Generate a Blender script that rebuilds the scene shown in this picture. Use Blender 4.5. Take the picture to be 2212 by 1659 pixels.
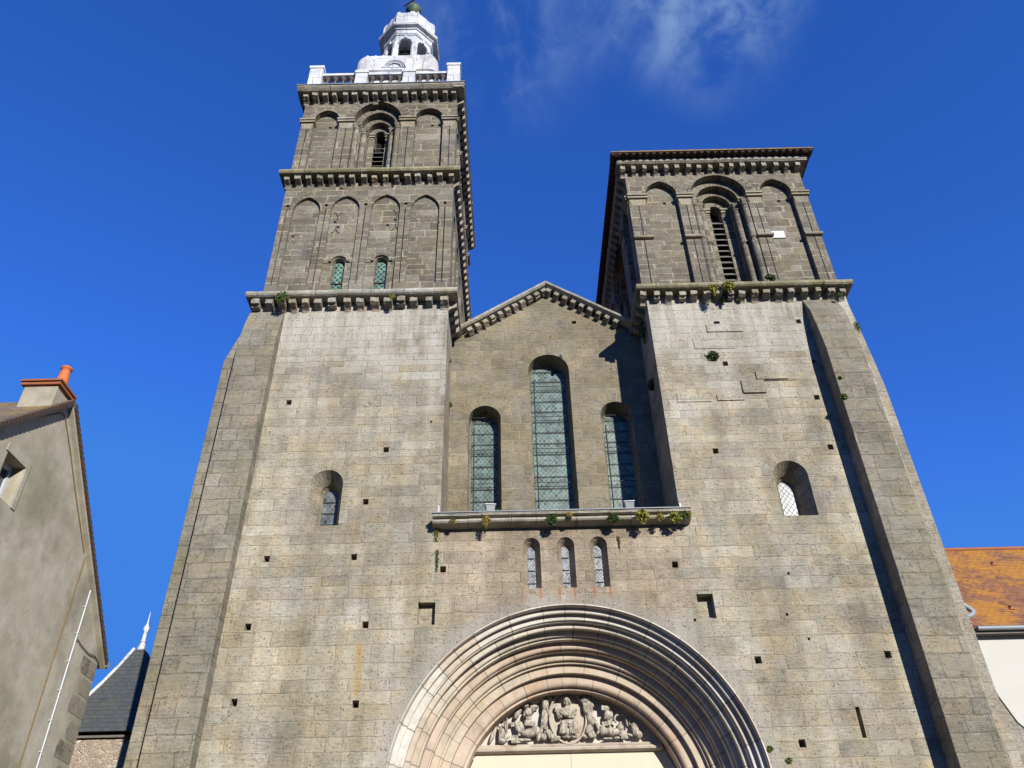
import bpy, bmesh, math, random
from math import sin, cos, pi, radians, atan2, sqrt, floor
from mathutils import Vector, Matrix
from mathutils.geometry import tessellate_polygon
random.seed(7)
D = bpy.data
C = bpy.context
for o in list(D.objects): D.objects.remove(o)
col = C.scene.collection

# ------------------------------------------------------------------ camera
cam = D.cameras.new('camera'); camo = D.objects.new('camera', cam); col.objects.link(camo)
PIT, ROL, YAW = radians(37.0), radians(-1.3), radians(0.071)
fw = Vector((sin(YAW)*cos(PIT), cos(YAW)*cos(PIT), sin(PIT))); rt = Vector((cos(YAW), -sin(YAW), 0)); up = rt.cross(fw)
rt2 = rt*cos(ROL)+up*sin(ROL); up2 = up*cos(ROL)-rt*sin(ROL)
M = Matrix((rt2, up2, -fw)).transposed().to_4x4(); M.translation = (0, -16, 1.6)
camo.matrix_world = M
cam.sensor_width = 36; cam.lens = 36*1785/2212; cam.clip_end = 3000; cam.clip_start = 0.1
C.scene.camera = camo

# ------------------------------------------------------------------ light
SUN = Vector((0.487, -1.0, 0.45)).normalized()
sl = D.lights.new('sun', 'SUN'); sl.energy = 5.0; sl.angle = radians(0.5); sl.color = (1.0, 0.955, 0.88)
so = D.objects.new('sun', sl); col.objects.link(so); so.rotation_euler = SUN.to_track_quat('Z', 'Y').to_euler(); so.location = (10, -30, 40)
w = D.worlds.new('World'); C.scene.world = w; w.use_nodes = True
NT = w.node_tree; NT.nodes.clear()
sky = NT.nodes.new('ShaderNodeTexSky'); sky.sky_type = 'NISHITA'; sky.sun_disc = False
sky.sun_elevation = math.asin(SUN.z); sky.sun_rotation = atan2(SUN.x, SUN.y)
sky.altitude = 600; sky.air_density = 1.0; sky.dust_density = 0.15; sky.ozone_density = 3.0
scn = C.scene
scn.view_settings.view_transform = 'Standard'; scn.view_settings.look = 'None'; scn.view_settings.gamma = 1; scn.view_settings.exposure = 0.6
scn.render.engine = 'CYCLES'

# ------------------------------------------------------------------ node helper
class N:
    def __init__(s, nt): s.nt = nt
    def new(s, t, **k):
        n = s.nt.nodes.new(t)
        for a, b in k.items(): setattr(n, a, b)
        return n
    def put(s, sock, v):
        if isinstance(v, bpy.types.NodeSocket): s.nt.links.new(v, sock)
        elif v is not None:
            if hasattr(sock.default_value, '__len__') and not hasattr(v, '__len__'): v = (v,)*3
            if hasattr(v, '__len__') and len(sock.default_value) == 4 and len(v) == 3: v = (*v, 1)
            sock.default_value = v
    def m(s, op, a, b=None, c=None, clamp=False):
        n = s.new('ShaderNodeMath', operation=op, use_clamp=clamp)
        s.put(n.inputs[0], a)
        if b is not None: s.put(n.inputs[1], b)
        if c is not None: s.put(n.inputs[2], c)
        return n.outputs[0]
    def vm(s, op, a, b=None):
        n = s.new('ShaderNodeVectorMath', operation=op); s.put(n.inputs[0], a)
        if b is not None: s.put(n.inputs[1], b)
        return n.outputs['Value'] if op in ('LENGTH', 'DOT_PRODUCT', 'DISTANCE') else n.outputs[0]
    def xyz(s, x, y, z):
        n = s.new('ShaderNodeCombineXYZ'); s.put(n.inputs[0], x); s.put(n.inputs[1], y); s.put(n.inputs[2], z); return n.outputs[0]
    def sep(s, v):
        n = s.new('ShaderNodeSeparateXYZ'); s.put(n.inputs[0], v); return n.outputs
    def noise(s, v, scale, det=3, rough=0.6, color=False, dist=0):
        n = s.new('ShaderNodeTexNoise'); s.put(n.inputs['Vector'], v); n.inputs['Scale'].default_value = scale
        n.inputs['Detail'].default_value = det; n.inputs['Roughness'].default_value = rough; n.inputs['Distortion'].default_value = dist
        return n.outputs[1 if color else 0]
    def vor(s, v, scale, out='Distance', feature='F1', rnd=1):
        n = s.new('ShaderNodeTexVoronoi', feature=feature); s.put(n.inputs['Vector'], v); n.inputs['Scale'].default_value = scale
        n.inputs['Randomness'].default_value = rnd
        return n.outputs[out]
    def white(s, v):
        n = s.new('ShaderNodeTexWhiteNoise', noise_dimensions='3D'); s.put(n.inputs['Vector'], v); return n.outputs
    def ss(s, v, a, b, lo=0.0, hi=1.0):
        n = s.new('ShaderNodeMapRange', interpolation_type='SMOOTHSTEP'); s.put(n.inputs[0], v)
        n.inputs[1].default_value = a; n.inputs[2].default_value = b; n.inputs[3].default_value = lo; n.inputs[4].default_value = hi
        return n.outputs[0]
    def mix(s, f, a, b, mode='MIX'):
        n = s.new('ShaderNodeMix', data_type='RGBA', blend_type=mode); n.clamp_factor = True
        s.put(n.inputs[0], f); s.put(n.inputs[6], a); s.put(n.inputs[7], b); return n.outputs[2]
    def ramp(s, f, cols, const=False):
        n = s.new('ShaderNodeValToRGB'); s.put(n.inputs[0], f); e = n.color_ramp.elements
        if const: n.color_ramp.interpolation = 'CONSTANT'
        L = len(cols)
        while len(e) < L: e.new(0.5)
        for i, c in enumerate(cols): e[i].position = i/(L if const else L-1); e[i].color = (*c, 1)
        return n.outputs[0]

# clouds: faint cirrus high in the sky, part of the sky light itself
g = N(NT)
geo = g.new('ShaderNodeNewGeometry'); dirv = g.vm('SCALE', geo.outputs['Incoming']); dirv.node.inputs['Scale'].default_value = -1
tc = g.new('ShaderNodeTexCoord'); dv = tc.outputs['Generated']
dx, dy, dz = g.sep(dv)
skc = sky.outputs[0]
hs = g.new('ShaderNodeHueSaturation'); g.put(hs.inputs['Color'], skc); hs.inputs['Saturation'].default_value = 1.18; hs.inputs['Hue'].default_value = 0.512; hs.inputs['Value'].default_value = 1.75
cl_n = g.noise(g.xyz(g.m('MULTIPLY', dx, 1.5), g.m('MULTIPLY', dy, .8), dz), 5.0, 6, 0.55, dist=0.9)
cl_f = g.noise(dv, 26, 4, 0.6, dist=1.2)
area = g.m('ADD', g.ss(g.vm('DISTANCE', dv, (0.0, .49, .872)), 0.15, 0.0, 0, .75), g.ss(g.vm('DISTANCE', dv, (.15, .475, .868)), 0.10, 0.0, 0, .6))
area = g.m('ADD', area, g.m('ADD', g.ss(g.vm('DISTANCE', dv, (.225, .485, .846)), 0.11, 0.0, 0, .9), g.ss(g.vm('DISTANCE', dv, (.265, .46, .847)), 0.075, 0.0, 0, 1.1)))
dens = g.m('MULTIPLY', g.ss(g.m('ADD', g.m('MULTIPLY', cl_n, .8), g.m('MULTIPLY', cl_f, .2)), 0.36, 0.66), area, clamp=True)
tint = g.vm('MINIMUM', g.vm('MULTIPLY', hs.outputs[0], (.34, .62, .98)), (.34, 1.50, 5.1))
bgcol = g.mix(g.m('MULTIPLY', dens, 0.72), tint, (2.0, 3.0, 4.7))
bg = g.new('ShaderNodeBackground'); g.put(bg.inputs[0], bgcol); bg.inputs[1].default_value = 0.10
wo = g.new('ShaderNodeOutputWorld'); NT.links.new(bg.outputs[0], wo.inputs[0])

# ------------------------------------------------------------------ materials
def mat(name):
    m = D.materials.new(name); m.use_nodes = True; nt = m.node_tree
    b = nt.nodes['Principled BSDF']; b.inputs['Roughness'].default_value = 0.85; b.inputs['Specular IOR Level'].default_value = 0.25
    return m, N(nt), b
def setbump(g, b, h, dist=0.02, strength=1.0):
    n = g.new('ShaderNodeBump'); g.put(n.inputs['Height'], h); n.inputs['Distance'].default_value = dist; n.inputs['Strength'].default_value = strength
    g.nt.links.new(n.outputs[0], b.inputs['Normal'])

AK = .70
def ashlar(name, cols, h=0.32, wd=0.62, joint=0.010, mortar=(.34, .29, .22), mamt=.8, lich=.35, orange=.12, seed=0.0, streak=.0, facade=False, arcs=(), contrast=.5, dark=.35, green=0.0, white=.25, pits=.6):
    m, g, b = mat(name)
    ge = g.new('ShaderNodeNewGeometry'); P = ge.outputs['Position']; nx, ny, nz = g.sep(ge.outputs['True Normal'])
    px, py, pz = g.sep(P)
    side = g.m('GREATER_THAN', g.m('ABSOLUTE', nx), g.m('ABSOLUTE', ny))
    U0 = g.m('ADD', g.m('MULTIPLY', px, g.m('SUBTRACT', 1, side)), g.m('MULTIPLY', py, side))
    wob = g.noise(P, 2.3, 3, .6, color=True); wx, wy, wz = g.sep(wob)
    U = g.m('ADD', U0, g.m('MULTIPLY', g.m('SUBTRACT', wx, .5), .08)); V = g.m('ADD', pz, g.m('MULTIPLY', g.m('SUBTRACT', wz, .5), .07))
    if facade:
        vq = g.m('MAXIMUM', g.m('SUBTRACT', V, 5), 0); V = g.m('ADD', V, g.m('MULTIPLY', g.m('MULTIPLY', vq, vq), .018))
    V2 = g.m('ADD', V, g.m('MULTIPLY', g.m('SINE', g.m('MULTIPLY_ADD', V, 1.9, seed)), .09))
    V2 = g.m('ADD', V2, g.m('MULTIPLY', g.m('SINE', g.m('MULTIPLY_ADD', V, 5.3, seed*2+1)), .03))
    vr = g.m('DIVIDE', V2, h); row = g.m('FLOOR', vr); fv = g.m('FRACT', vr)
    rw = g.white(g.xyz(row, seed, side))[0]
    rw2 = g.white(g.xyz(row, seed+3.3, side))[0]
    wrow = g.m('MULTIPLY_ADD', rw2, wd*.6, wd*.72)
    U2 = g.m('ADD', g.m('DIVIDE', U, wrow), g.m('MULTIPLY', rw, 17.0))
    U3 = g.m('ADD', U2, g.m('MULTIPLY', g.m('SINE', g.m('MULTIPLY_ADD', U2, 1.7, g.m('MULTIPLY', rw, 9))), .32))
    cl = g.m('FLOOR', U3); fu = g.m('FRACT', U3)
    du = g.m('MULTIPLY', g.m('MINIMUM', fu, g.m('SUBTRACT', 1, fu)), wrow)
    dvv = g.m('MULTIPLY', g.m('MINIMUM', fv, g.m('SUBTRACT', 1, fv)), h)
    dj = g.m('MINIMUM', du, dvv)
    seedz = seed
    for (acx, acz, r0, r1, ns) in arcs:
        ax_ = g.m('SUBTRACT', px, acx); az_ = g.m('SUBTRACT', pz, acz)
        rr_ = g.m('SQRT', g.m('ADD', g.m('MULTIPLY', ax_, ax_), g.m('MULTIPLY', az_, az_)))
        ins = g.m('MULTIPLY', g.m('LESS_THAN', rr_, r1), g.m('GREATER_THAN', az_, 0))
        ta = g.m('MULTIPLY', g.m('ARCTAN2', az_, ax_), ns/pi); fa = g.m('FRACT', ta)
        da = g.m('MULTIPLY', g.m('MINIMUM', fa, g.m('SUBTRACT', 1, fa)), pi*(r0+r1)/2/ns)
        da = g.m('MINIMUM', da, g.m('SUBTRACT', r1, rr_))
        dj = g.m('ADD', g.m('MULTIPLY', dj, g.m('SUBTRACT', 1, ins)), g.m('MULTIPLY', g.m('MAXIMUM', da, 0), ins))
        cl = g.m('ADD', g.m('MULTIPLY', cl, g.m('SUBTRACT', 1, ins)), g.m('MULTIPLY', g.m('MULTIPLY_ADD', g.m('FLOOR', ta), 1, 57), ins))
        row = g.m('ADD', g.m('MULTIPLY', row, g.m('SUBTRACT', 1, ins)), g.m('MULTIPLY', 31, ins))
    fine = g.noise(P, 26, 4, .65)
    dj2 = g.m('ADD', dj, g.m('MULTIPLY', g.m('SUBTRACT', fine, .5), .022))
    jm = g.ss(dj2, joint*2.3, joint*.2)
    rn = g.white(g.xyz(cl, row, g.m('ADD', side, seed)))
    rnd = rn[0]; rs = g.sep(rn[1])
    cols = [tuple(q*AK for q in c_) for c_ in cols]
    avg = tuple(sum(c_[k] for c_ in cols)/len(cols) for k in range(3))
    base = g.mix(contrast, avg, g.ramp(rnd, cols))
    tone = g.noise(P, 1.7, 4, .65); tone2 = g.noise(g.vm('ADD', P, (31, 7, 12)), 1.2, 4, .65)
    base = g.mix(g.ss(tone, .40, .66, 0, .5), base, g.vm('MULTIPLY', avg, (1.16, .98, .74)))
    base = g.mix(g.ss(tone2, .46, .68, 0, .45), base, g.vm('MULTIPLY', (sum(avg)/3,)*3, (1.06, 1.03, .96)))
    # gentle weathering patches and grain
    big = g.noise(P, .55, 4, .6); med = g.noise(P, 2.6, 5, .65)
    grain = g.noise(g.xyz(g.m('MULTIPLY', px, 2.2), g.m('MULTIPLY', py, 2.2), g.m('MULTIPLY', pz, 13)), 2.2, 5, .68)
    v = g.m('ADD', g.m('MULTIPLY', g.m('SUBTRACT', big, .5), 1.3), g.m('MULTIPLY', g.m('SUBTRACT', med, .5), 1.15))
    v = g.m('ADD', v, g.m('MULTIPLY', g.m('SUBTRACT', grain, .5), 1.15))
    v = g.m('ADD', v, g.m('MULTIPLY', g.m('SUBTRACT', fine, .5), .75))
    v = g.m('ADD', v, g.m('MULTIPLY', g.m('SUBTRACT', rs[1], .5), .22))
    v = g.m('ADD', v, 1.0, clamp=False)
    c = g.vm('MULTIPLY', base, g.xyz(v, v, v))
    # dark crust
    crust = g.m('MULTIPLY', g.ss(g.m('ADD', g.m('MULTIPLY', med, .6), g.m('MULTIPLY', g.noise(P, 9, 5, .7), .4)), .52, .66), dark)
    c = g.mix(crust, c, g.vm('MULTIPLY', c, (.42, .41, .40)))
    if facade:
        # newer, warmer stone in the middle of the lower front
        jx = g.m('MULTIPLY', g.m('SUBTRACT', rs[2], .5), .5)
        inx = g.m('MULTIPLY', g.ss(g.m('ADD', px, jx), -1.75, -1.55), g.ss(g.m('ADD', px, jx), 3.65, 3.45))
        inn = g.m('MULTIPLY', inx, g.m('MULTIPLY', g.m('LESS_THAN', pz, 10.1), g.ss(pz, 7.6, 7.9)))
        warm = g.mix(rs[0], (0.301, 0.238, 0.168), (0.231, 0.189, 0.14))
        c = g.mix(g.m('MULTIPLY', inn, .72), c, g.vm('MULTIPLY', warm, g.xyz(v, v, v)))
        # grey cement band around the portal arch
        ax = g.m('SUBTRACT', px, 1.04); az = g.m('MAXIMUM', g.m('SUBTRACT', pz, 4.58), 0)
        ra = g.m('SQRT', g.m('ADD', g.m('MULTIPLY', ax, ax), g.m('MULTIPLY', az, az)))
        band = g.m('MULTIPLY', g.ss(g.m('ADD', ra, g.m('MULTIPLY', g.m('SUBTRACT', med, .5), .45)), 3.86, 3.60), g.ss(pz, 3, 4))
        c = g.mix(g.m('MULTIPLY', band, .75), c, g.mix(fine, (0.15, 0.137, 0.115), (0.35, 0.325, 0.275)))
        jm = g.m('MULTIPLY', jm, g.m('SUBTRACT', 1, g.m('MULTIPLY', band, .8)))
        # rust runs below the three slits
        for sx in (.13, .50, .90, 1.20, 1.61, 1.93):
            rr = g.m('MULTIPLY', g.ss(g.m('ABSOLUTE', g.m('SUBTRACT', g.m('ADD', px, g.m('MULTIPLY', g.m('SUBTRACT', med, .5), .08)), sx)), .04, .008), g.m('MULTIPLY', g.ss(pz, 8.05, 8.30), g.ss(pz, 8.47, 8.40)))
            c = g.mix(g.m('MULTIPLY', rr, g.ss(fine, .3, .6)), c, (.30, .10, .035))
        # yellow algae run on the left
        yr = g.m('MULTIPLY', g.ss(g.m('ABSOLUTE', g.m('SUBTRACT', px, -3.08)), .12, .02), g.m('MULTIPLY', g.ss(pz, 6.2, 6.5), g.ss(pz, 7.9, 7.5)))
        c = g.mix(g.m('MULTIPLY', yr, g.ss(med, .35, .6)), c, (0.294, 0.196, 0.07))
        # brown damp above the slits
        dm = g.m('MULTIPLY', g.ss(pz, 9.35, 9.6), g.m('MULTIPLY', inx, g.ss(g.m('ADD', med, g.m('MULTIPLY', big, .4)), .62, .85)))
        c = g.mix(g.m('MULTIPLY', dm, .7), c, (.14, .11, .08))
    if facade:
        vs_ = g.noise(g.xyz(g.m('MULTIPLY', px, 1.1), 0.0, g.m('MULTIPLY', pz, .16)), 1.0, 5, .65)
        c = g.vm('MULTIPLY', c, g.xyz(g.ss(vs_, .36, .64, .78, 1.14), g.ss(vs_, .36, .64, .765, 1.14), g.ss(vs_, .36, .64, .73, 1.14)))
        pal = g.ss(g.m('ADD', g.m('MULTIPLY', g.m('SUBTRACT', pz, 12.6), .16), g.m('ADD', big, g.m('MULTIPLY', g.m('SUBTRACT', rs[1], .5), .25))), .62, .95)
        pal = g.m('MULTIPLY', pal, g.ss(g.noise(P, 7, 5, .7), .36, .56, .25, .8))
        c = g.mix(pal, c, g.mix(fine, (.265, .252, .212), (.365, .352, .31)))
    if streak > 0:
        sn = g.noise(g.xyz(g.m('MULTIPLY', px, 3.2), g.m('MULTIPLY', py, 3.2), g.m('MULTIPLY', pz, .35)), 1.2, 4, .6)
        reach = g.m('ADD', 16.3, g.m('MULTIPLY', g.m('SUBTRACT', big, 1.1), 3.0))
        zz = g.ss(g.m('SUBTRACT', pz, reach), -.6, 1.2)
        c = g.mix(g.m('MULTIPLY', g.m('MULTIPLY', g.ss(sn, .46, .62), zz), streak), c, (0.406, 0.392, 0.364))
        c = g.mix(g.m('MULTIPLY', g.m('MULTIPLY', g.ss(sn, .50, .38), zz), streak*.7), c, (.13, .12, .10))
    # mortar
    mj = g.m('MULTIPLY', jm, g.m('MULTIPLY', g.ss(g.noise(P, 2.4, 4, .7), .36, .62, .12, 1), mamt))
    c = g.mix(mj, c, tuple(q*.72 for q in mortar))
    if pits:
        pt = g.m('MAXIMUM', g.m('MULTIPLY', g.ss(g.vor(P, 15), .26, .10), g.ss(g.noise(P, 3.1, 3, .6), .46, .60)), g.m('MULTIPLY', g.ss(g.noise(P, 17, 3, .6), .60, .68), .7))
        pm = g.m('MULTIPLY', pt, pits)
        c = g.mix(pm, c, (.03, .027, .022))
    else: pm = 0.0
    # pale and orange lichen
    lv = g.vor(g.vm('ADD', P, g.vm('SCALE', wob)), 9); lv.node.inputs['Vector'].links[0].from_node.inputs[1].links[0].from_node.inputs['Scale'].default_value = .25
    lm = g.m('MULTIPLY', g.m('MULTIPLY', g.ss(lv, .22, .10), g.ss(g.noise(P, 1.3, 3, .6), .50, .62)), lich)
    c = g.mix(lm, c, (0.364, 0.364, 0.329))
    wv = g.m('MULTIPLY', g.m('MULTIPLY', g.ss(g.noise(P, 6, 5, .75), .60, .70), g.ss(g.noise(P, .8, 2, .5), .5, .6)), white)
    c = g.mix(wv, c, (0.42, 0.413, 0.385))
    om = g.m('MULTIPLY', g.m('MULTIPLY', g.ss(g.vor(P, 6.1), .20, .10), g.ss(g.noise(P, 1.1, 4, .7), .54, .66)), orange)
    c = g.mix(om, c, (0.322, 0.175, 0.042))
    if green > 0:
        gm = g.m('MULTIPLY', g.ss(g.noise(P, 1.4, 4, .7), .40, .62), green)
        c = g.mix(gm, c, (0.14, 0.133, 0.063))
    g.put(b.inputs['Base Color'], c)
    ht = g.m('ADD', g.m('MULTIPLY', g.m('SUBTRACT', 1, jm), .34), g.m('MULTIPLY', rs[0], .35))
    ht = g.m('ADD', ht, g.m('MULTIPLY', fine, .45)); ht = g.m('ADD', ht, g.m('MULTIPLY', grain, .45))
    ht = g.m('ADD', ht, g.m('MULTIPLY', med, .35)); ht = g.m('SUBTRACT', ht, g.m('MULTIPLY', pm, .6))
    setbump(g, b, ht, .028, .9)
    return m

LOW = [(.36, .327, .243), (.305, .284, .222), (.425, .388, .292), (.33, .304, .228), (.48, .457, .375), (.37, .322, .228), (.26, .236, .178)]
GREY = [(.32, .30, .27), (.25, .235, .21), (.42, .40, .37), (.30, .28, .245), (.38, .35, .30), (.47, .46, .43)]
DARK = [(.17, .152, .115), (.115, .104, .08), (.235, .212, .163), (.145, .13, .10), (.31, .285, .235), (.155, .138, .103)]
GABLE = [(.235, .20, .135), (.185, .162, .12), (.28, .24, .16), (.205, .18, .13), (.32, .285, .21)]
BUTT = [(.245, .222, .17), (.20, .182, .14), (.29, .265, .21), (.225, .20, .15), (.33, .31, .26)]
M_low = ashlar('lower_facade_stone', LOW, h=.31, wd=.72, joint=.008, arcs=((-4.17, 10.97, .375, .62, 11), (6.18, 10.94, .385, .63, 11)), mortar=(.42, .35, .26), mamt=.42, streak=.4, facade=True, seed=1.0, lich=.3, white=.35, dark=.65, pits=.7, contrast=.5)
M_gable = ashlar('gable_stone', GABLE, arcs=((-.70, 13.69, .41, .72, 13), (1.01, 15.22, .545, .86, 15), (2.69, 13.73, .41, .72, 13)), h=.30, wd=.60, joint=.011, mortar=(.36, .31, .23), mamt=.6, seed=5.0, orange=.85, lich=.5, green=.22, dark=.45)
M_up = ashlar('upper_tower_stone', DARK, h=.25, wd=.52, joint=.012, arcs=((6.24, 20.65, .9, 1.12, 17), (-4.14, 24.68, .85, 1.10, 17)), mortar=(.44, .38, .28), mamt=1.0, seed=9.0, lich=.7, white=.6, dark=.7, green=.1, contrast=.85)
M_butt = ashlar('buttress_stone', BUTT, h=.335, wd=.66, joint=.009, mortar=(.13, .12, .10), mamt=.7, seed=3.0, lich=.45, green=.25, dark=.35)
M_corn = ashlar('cornice_stone', [(.45, .43, .38), (.34, .32, .27), (.54, .52, .47), (.38, .35, .28)], h=5, wd=1.1, joint=.012, mortar=(.10, .09, .07), mamt=.7, seed=13.0, lich=.5, orange=.3, green=.35, dark=.5, pits=.3)
M_cornm = ashlar('mossy_cornice_stone', [(.36, .33, .23), (.28, .25, .16), (.44, .40, .29)], h=5, wd=1.0, joint=.012, mortar=(.10, .09, .07), mamt=.7, seed=15.0, lich=.5, orange=.9, green=.75, dark=.5, pits=.3)
M_imp = ashlar('impost_stone', [(.36, .32, .24), (.28, .245, .18), (.42, .385, .30)], h=4, wd=.9, joint=.0, mamt=0, seed=19.0, lich=.4, orange=.9, green=.2, dark=.3, pits=.3)
M_corb = ashlar('corbel_stone', [(.36, .34, .285), (.26, .24, .19), (.33, .28, .20), (.22, .20, .16), (.42, .40, .34)], h=6, wd=.36, joint=.0, mamt=0, seed=17.0, lich=.4, orange=.35, dark=.4, pits=.3)

def simple(name, c, rough=.8, var=.25, scale=3, spec=.25, metal=0, bump=.0, bs=20, c2=None):
    m, g, b = mat(name); ge = g.new('ShaderNodeNewGeometry'); P = ge.outputs['Position']
    c = tuple(q*.72 for q in c); c2 = tuple(q*.72 for q in c2) if c2 else None
    n1 = g.noise(P, scale, 5, .65); v = g.m('MULTIPLY_ADD', g.m('SUBTRACT', n1, .5), var*2, 1.0)
    cc = g.vm('MULTIPLY', c, g.xyz(v, v, v))
    if c2: cc = g.mix(g.ss(g.noise(P, scale*.7, 5, .7), .5, .62), cc, c2)
    g.put(b.inputs['Base Color'], cc); b.inputs['Roughness'].default_value = rough; b.inputs['Specular IOR Level'].default_value = spec; b.inputs['Metallic'].default_value = metal
    if bump: setbump(g, b, g.noise(P, bs, 5, .65), bump)
    return m

# portal stone: pale voussoirs with radial joints
def portal_mat(name, c1, c2, nseg, seed, stain=.5):
    m, g, b = mat(name); ge = g.new('ShaderNodeNewGeometry'); P = ge.outputs['Position']; px, py, pz = g.sep(P)
    ax = g.m('SUBTRACT', px, 1.04); az = g.m('SUBTRACT', pz, 4.58)
    ang = g.m('ARCTAN2', g.m('MAXIMUM', az, 0), ax)
    r = g.m('SQRT', g.m('ADD', g.m('MULTIPLY', ax, ax), g.m('MULTIPLY', az, az)))
    t = g.m('MULTIPLY_ADD', ang, nseg/pi, seed); t = g.m('ADD', t, g.m('MULTIPLY', g.m('SINE', g.m('MULTIPLY', t, 1.3)), .3))
    leg = g.m('LESS_THAN', az, 0); t = g.m('ADD', t, g.m('MULTIPLY', leg, g.m('MULTIPLY', az, 2.0)))
    seg = g.m('FLOOR', t); f = g.m('FRACT', t)
    dj = g.m('MULTIPLY', g.m('MINIMUM', f, g.m('SUBTRACT', 1, f)), 3.1416*2.8/nseg)
    jm = g.ss(dj, .012, .004)
    rn = g.white(g.xyz(seg, seed, 0)); rs = g.sep(rn[1])
    c1, c2 = [tuple(q*.74 for q in k_) for k_ in (c1, c2)]
    c = g.mix(rn[0], c1, c2)
    c = g.mix(g.m('MULTIPLY', g.ss(rs[1], .55, .8), .6), c, (.39, .31, .23))
    n1 = g.noise(P, 2.2, 5, .65); n2 = g.noise(P, 11, 4, .6)
    v = g.m('ADD', g.m('MULTIPLY', g.m('SUBTRACT', n1, .5), .6), g.m('MULTIPLY_ADD', g.m('SUBTRACT', n2, .5), .3, 1.0))
    c = g.vm('MULTIPLY', c, g.xyz(v, v, v))
    st = g.m('MULTIPLY', g.ss(g.noise(P, 1.3, 5, .75), .52, .68), stain)
    c = g.mix(st, c, (.34, .205, .095))
    gr = g.m('MULTIPLY', g.ss(g.noise(g.vm('ADD', P, (4, 9, 2)), 1.6, 5, .7), .50, .66), .35)
    c = g.mix(gr, c, (.17, .15, .115))
    c = g.mix(g.m('MULTIPLY', jm, .6), c, (.13, .11, .08))
    g.put(b.inputs['Base Color'], c)
    setbump(g, b, g.m('ADD', g.m('MULTIPLY', g.m('SUBTRACT', 1, jm), .6), g.m('MULTIPLY', n2, .35)), .015, .8)
    return m
M_p1 = portal_mat('portal_pale_stone', (.64, .60, .53), (.55, .51, .43), 19, .3, .25)
M_p2 = portal_mat('portal_cream_stone', (.60, .54, .44), (.50, .45, .36), 23, .7, .35)
M_p3 = portal_mat('portal_pink_stone', (.56, .45, .35), (.48, .37, .28), 19, .1, .55)
M_p4 = portal_mat('portal_tan_stone', (.52, .44, .33), (.56, .47, .37), 17, .5, .5)
M_tymp = simple('tympanum_slab', (.70, .62, .47), .7, .08, 3, bump=.002, bs=60)
M_sill = simple('worn_cream_stone', (.52, .45, .36), .8, .2, 4, bump=.004, bs=30, c2=(.42, .33, .25))
M_tback = simple('tympanum_ground', (.62, .56, .50), .75, .1, 4)
m, g, b = mat('carved_relief_stone'); M_carv = m; ge = g.new('ShaderNodeNewGeometry'); P = ge.outputs['Position']
q1 = g.noise(P, 9, 4, .6); q2 = g.noise(g.vm('MULTIPLY', P, (34, 20, 9)), 1.0, 3, .6, dist=1.2)
g.put(b.inputs['Base Color'], g.mix(g.ss(g.m('ADD', g.m('MULTIPLY', q1, .5), g.m('MULTIPLY', q2, .5)), .38, .62), (.19, .165, .125), (.47, .43, .355)))
setbump(g, b, g.m('ADD', q2, g.m('MULTIPLY', q1, .4)), .035, 1.0)
M_lead = simple('lead_sheet', (.27, .30, .33), .5, .2, 4, .4)
M_zinc = ashlar('white_painted_zinc', [(.60, .65, .72), (.68, .72, .78), (.55, .60, .67)], h=.47, wd=.62, joint=.007, mortar=(.16, .17, .20), mamt=.9, seed=25.0, lich=0, orange=0, dark=.35, white=0, pits=.0)
M_zincs = ashlar('streaked_white_zinc', [(.60, .64, .69), (.68, .70, .74), (.56, .58, .62)], h=3, wd=.55, joint=.008, mortar=(.16, .16, .17), mamt=.8, seed=27.0, lich=0, orange=.5, dark=.45, white=0, pits=.0)
M_balu = simple('baluster_stone', (.13, .105, .095), .8, .3, 7)
M_cop = simple('green_copper', (.085, .13, .075), .6, .3, 5, .3, c2=(.06, .075, .045))
M_iron = simple('rusty_iron', (.05, .045, .042), .6, .3, 9)
M_black = simple('painted_shade_black', (.012, .011, .010), .95, .2, 3)  # black painted for shade in belfry openings, frieze putlogs and pier grooves
M_wood = simple('weathered_slat_wood', (.17, .155, .135), .85, .3, 8)
M_bronze = simple('bell_bronze', (.25, .22, .16), .45, .2, 6, .5)
M_plaque = simple('white_plaque_stone', (.72, .72, .70), .7, .05, 5)
M_grey = simple('grey_lamp_housing', (.24, .25, .26), .45, .06, 4, .4)
M_pvc = simple('white_plastic', (.55, .57, .60), .4, .05, 3, .4)
M_lens = simple('lamp_lens', (.05, .055, .06), .15, .1, 3, .6)

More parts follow.
